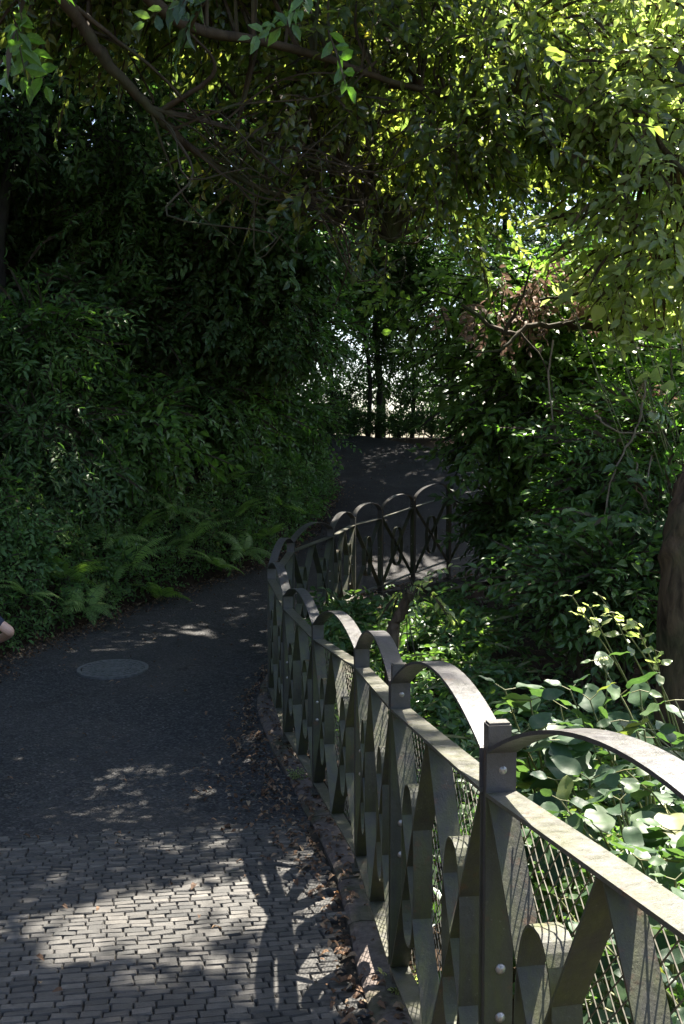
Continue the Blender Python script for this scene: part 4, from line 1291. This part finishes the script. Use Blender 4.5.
def build_person():
    Y = 6.0; el = at(15, 630, Y); X = el[0] - .43; g = float(base_z(Y)) + .005
    o = np.array([X, Y, g])
    skin = simple_mat('skin', (.42, .25, .18), (.52, .33, .25), .5, 12); navy = simple_mat('navy_cloth', (.018, .022, .04), (.03, .035, .055), .85, 60)
    trs = simple_mat('grey_trouser_cloth', (.05, .05, .055), (.08, .08, .085), .9, 60); hair = simple_mat('dark_hair', (.02, .014, .01), (.04, .028, .02), .6, 90); shoe = simple_mat('shoe_leather', (.03, .03, .03), (.05, .05, .05), .5)
    root = empty('person', o, 'person mostly out of view at the left, only a bare elbow and navy sleeve showing', 'person')
    P = lambda x, y, z: o + np.array([x, y, z])
    elh = el[2] - g          # elbow height
    # body: one continuous figure, walking away
    V = [P(0, 0, .98), P(0, 0, 1.12), P(0, .01, 1.28), P(0, .01, 1.42), P(0, .0, 1.5), P(0, -.005, 1.58), P(0, -.01, 1.66), P(0, 0, 1.74),
         P(.10, 0, .92), P(.11, .06, .5), P(.11, .02, .09), P(.12, .16, .04),
         P(-.10, 0, .92), P(-.11, -.02, .5), P(-.11, -.16, .12), P(-.11, -.04, .04),
         P(.18, .0, 1.38), P(.27, -.05, elh + .10), P(.425, -.06, elh), P(.33, .12, elh - .06), P(.25, .2, elh - .1),
         P(-.18, .0, 1.40), P(-.25, -.02, 1.2), P(-.29, -.01, 1.1), P(-.30, .08, .88), P(-.30, .10, .82)]
    E = [(0, 1), (1, 2), (2, 3), (3, 4), (4, 5), (5, 6), (6, 7), (0, 8), (8, 9), (9, 10), (10, 11), (0, 12), (12, 13), (13, 14), (14, 15),
         (3, 16), (16, 17), (17, 18), (18, 19), (19, 20), (3, 21), (21, 22), (22, 23), (23, 24), (24, 25)]
    Rr = [(.15, .1), (.13, .09), (.15, .1), (.14, .09), .055, .07, .09, .07, .085, .055, .04, .035, .085, .055, .04, .035,
          .055, .042, .031, .03, .028, .06, .045, .04, .033, .03]
    skinned('body', V, E, Rr, skin, root, o)
    # clothes follow the body
    skinned('shirt', [P(0, 0, .95), P(0, 0, 1.12), P(0, .01, 1.28), P(0, .01, 1.42), P(.18, 0, 1.38), P(.27, -.05, elh + .10), P(.383, -.057, elh + .022),
                      P(-.19, 0, 1.40), P(-.25, -.02, 1.2), P(-.28, -.01, 1.13)],
            [(0, 1), (1, 2), (2, 3), (3, 4), (4, 5), (5, 6), (3, 7), (7, 8), (8, 9)], [(.175, .125), (.16, .115), (.175, .125), (.155, .105), .07, .055, .043, .075, .062, .056], navy, root, o)
    skinned('trousers', [P(0, 0, 1.0), P(.10, 0, .92), P(.11, .06, .5), P(.11, .02, .12), P(-.10, 0, .92), P(-.11, -.02, .5), P(-.11, -.15, .16)],
            [(0, 1), (1, 2), (2, 3), (0, 4), (4, 5), (5, 6)], [(.17, .12), .105, .075, .06, .105, .075, .06], trs, root, o)
    for (a, b, c) in ((P(.11, -.02, .06), P(.115, .1, .05), P(.12, .2, .035)), (P(-.11, -.17, .09), P(-.11, -.08, .05), P(-.11, .02, .035))):
        skinned('shoe', [a, b, c], [(0, 1), (1, 2)], [(.05, .05), (.05, .04), (.04, .03)], shoe, root, o)
    # hair cap and face details
    mb = MB(); c = P(0, -.015, 1.70); th = np.linspace(0, math.pi * .62, 10); ph = np.linspace(0, 2 * math.pi, 25)[:-1]
    Vv = np.array([c + np.array([.1 * math.sin(t) * math.cos(p), .115 * math.sin(t) * math.sin(p) - .012, .125 * math.cos(t)]) for t in th for p in ph]); f = []
    for i in range(9):
        for k in range(24): f.append((i * 24 + k, i * 24 + (k + 1) % 24, i * 24 + 24 + (k + 1) % 24, i * 24 + 24 + k))
    mb.add(Vv, f); mb.build('hair', hair, root, smooth=True, origin=o)
    # hands with fingers
    for side, w, dr in ((1, P(.24, .215, elh - .105), np.array([-.6, .55, -.3])), (-1, P(-.30, .105, .80), np.array([0, .15, -1.]))):
        dr = dr / np.linalg.norm(dr); sx = np.cross(dr, [1, 0, 0]) if side == -1 else np.cross(dr, [0, 0, 1.]); sx /= np.linalg.norm(sx); nn = np.cross(sx, dr)
        pv = [w, w + dr * .05]; ed = [(0, 1)]; rr = [(.028, .018), (.036, .016)]
        for k in range(4):
            b0 = w + dr * .085 + sx * (k - 1.5) * .019; L = (.06, .072, .066, .052)[k]; i0 = len(pv)
            pv += [b0, b0 + dr * L * .5 + nn * .008, b0 + dr * L * .9 + nn * .026]; ed += [(1, i0), (i0, i0 + 1), (i0 + 1, i0 + 2)]; rr += [.0105, .009, .0075]
        i0 = len(pv); pv += [w + dr * .03 + sx * -.035, w + dr * .065 + sx * -.055 + nn * .015]; ed += [(0, i0), (i0, i0 + 1)]; rr += [.0125, .0095]
        skinned('hand', pv, ed, rr, skin, root, o, 1)


build_person()

# ------------------------------------------------------------------ world, sun, render
w = bpy.data.worlds.new('World'); scene.world = w; w.use_nodes = True; nt = w.node_tree; nt.nodes.clear()
sky = nt.nodes.new('ShaderNodeTexSky'); sky.sky_type = 'NISHITA'; sky.sun_disc = False
sky.sun_elevation = EL; sky.sun_rotation = AZ; sky.air_density = 1.0; sky.dust_density = 2.2; sky.ozone_density = 1.0
bg = nt.nodes.new('ShaderNodeBackground'); bg.inputs[1].default_value = .07
ow = nt.nodes.new('ShaderNodeOutputWorld'); nt.links.new(sky.outputs[0], bg.inputs[0]); nt.links.new(bg.outputs[0], ow.inputs[0])
ld = bpy.data.lights.new('sun', 'SUN'); ld.energy = 5.0; ld.angle = rad(.5); ld.color = (1, .93, .82)
lo = bpy.data.objects.new('sun', ld); COL.objects.link(lo); lo.rotation_euler = Vector(SUN).to_track_quat('Z', 'Y').to_euler(); lo.location = (8, 10, 20)

scene.render.engine = 'CYCLES'
scene.view_settings.view_transform = 'Standard'; scene.view_settings.look = 'None'
scene.view_settings.exposure = 2.6; scene.view_settings.gamma = 1
c = scene.cycles
c.max_bounces = 7; c.diffuse_bounces = 4; c.glossy_bounces = 2; c.transmission_bounces = 4; c.transparent_max_bounces = 4
c.use_denoising = True
c.sample_clamp_indirect = 6
c.caustics_reflective = False; c.caustics_refractive = False
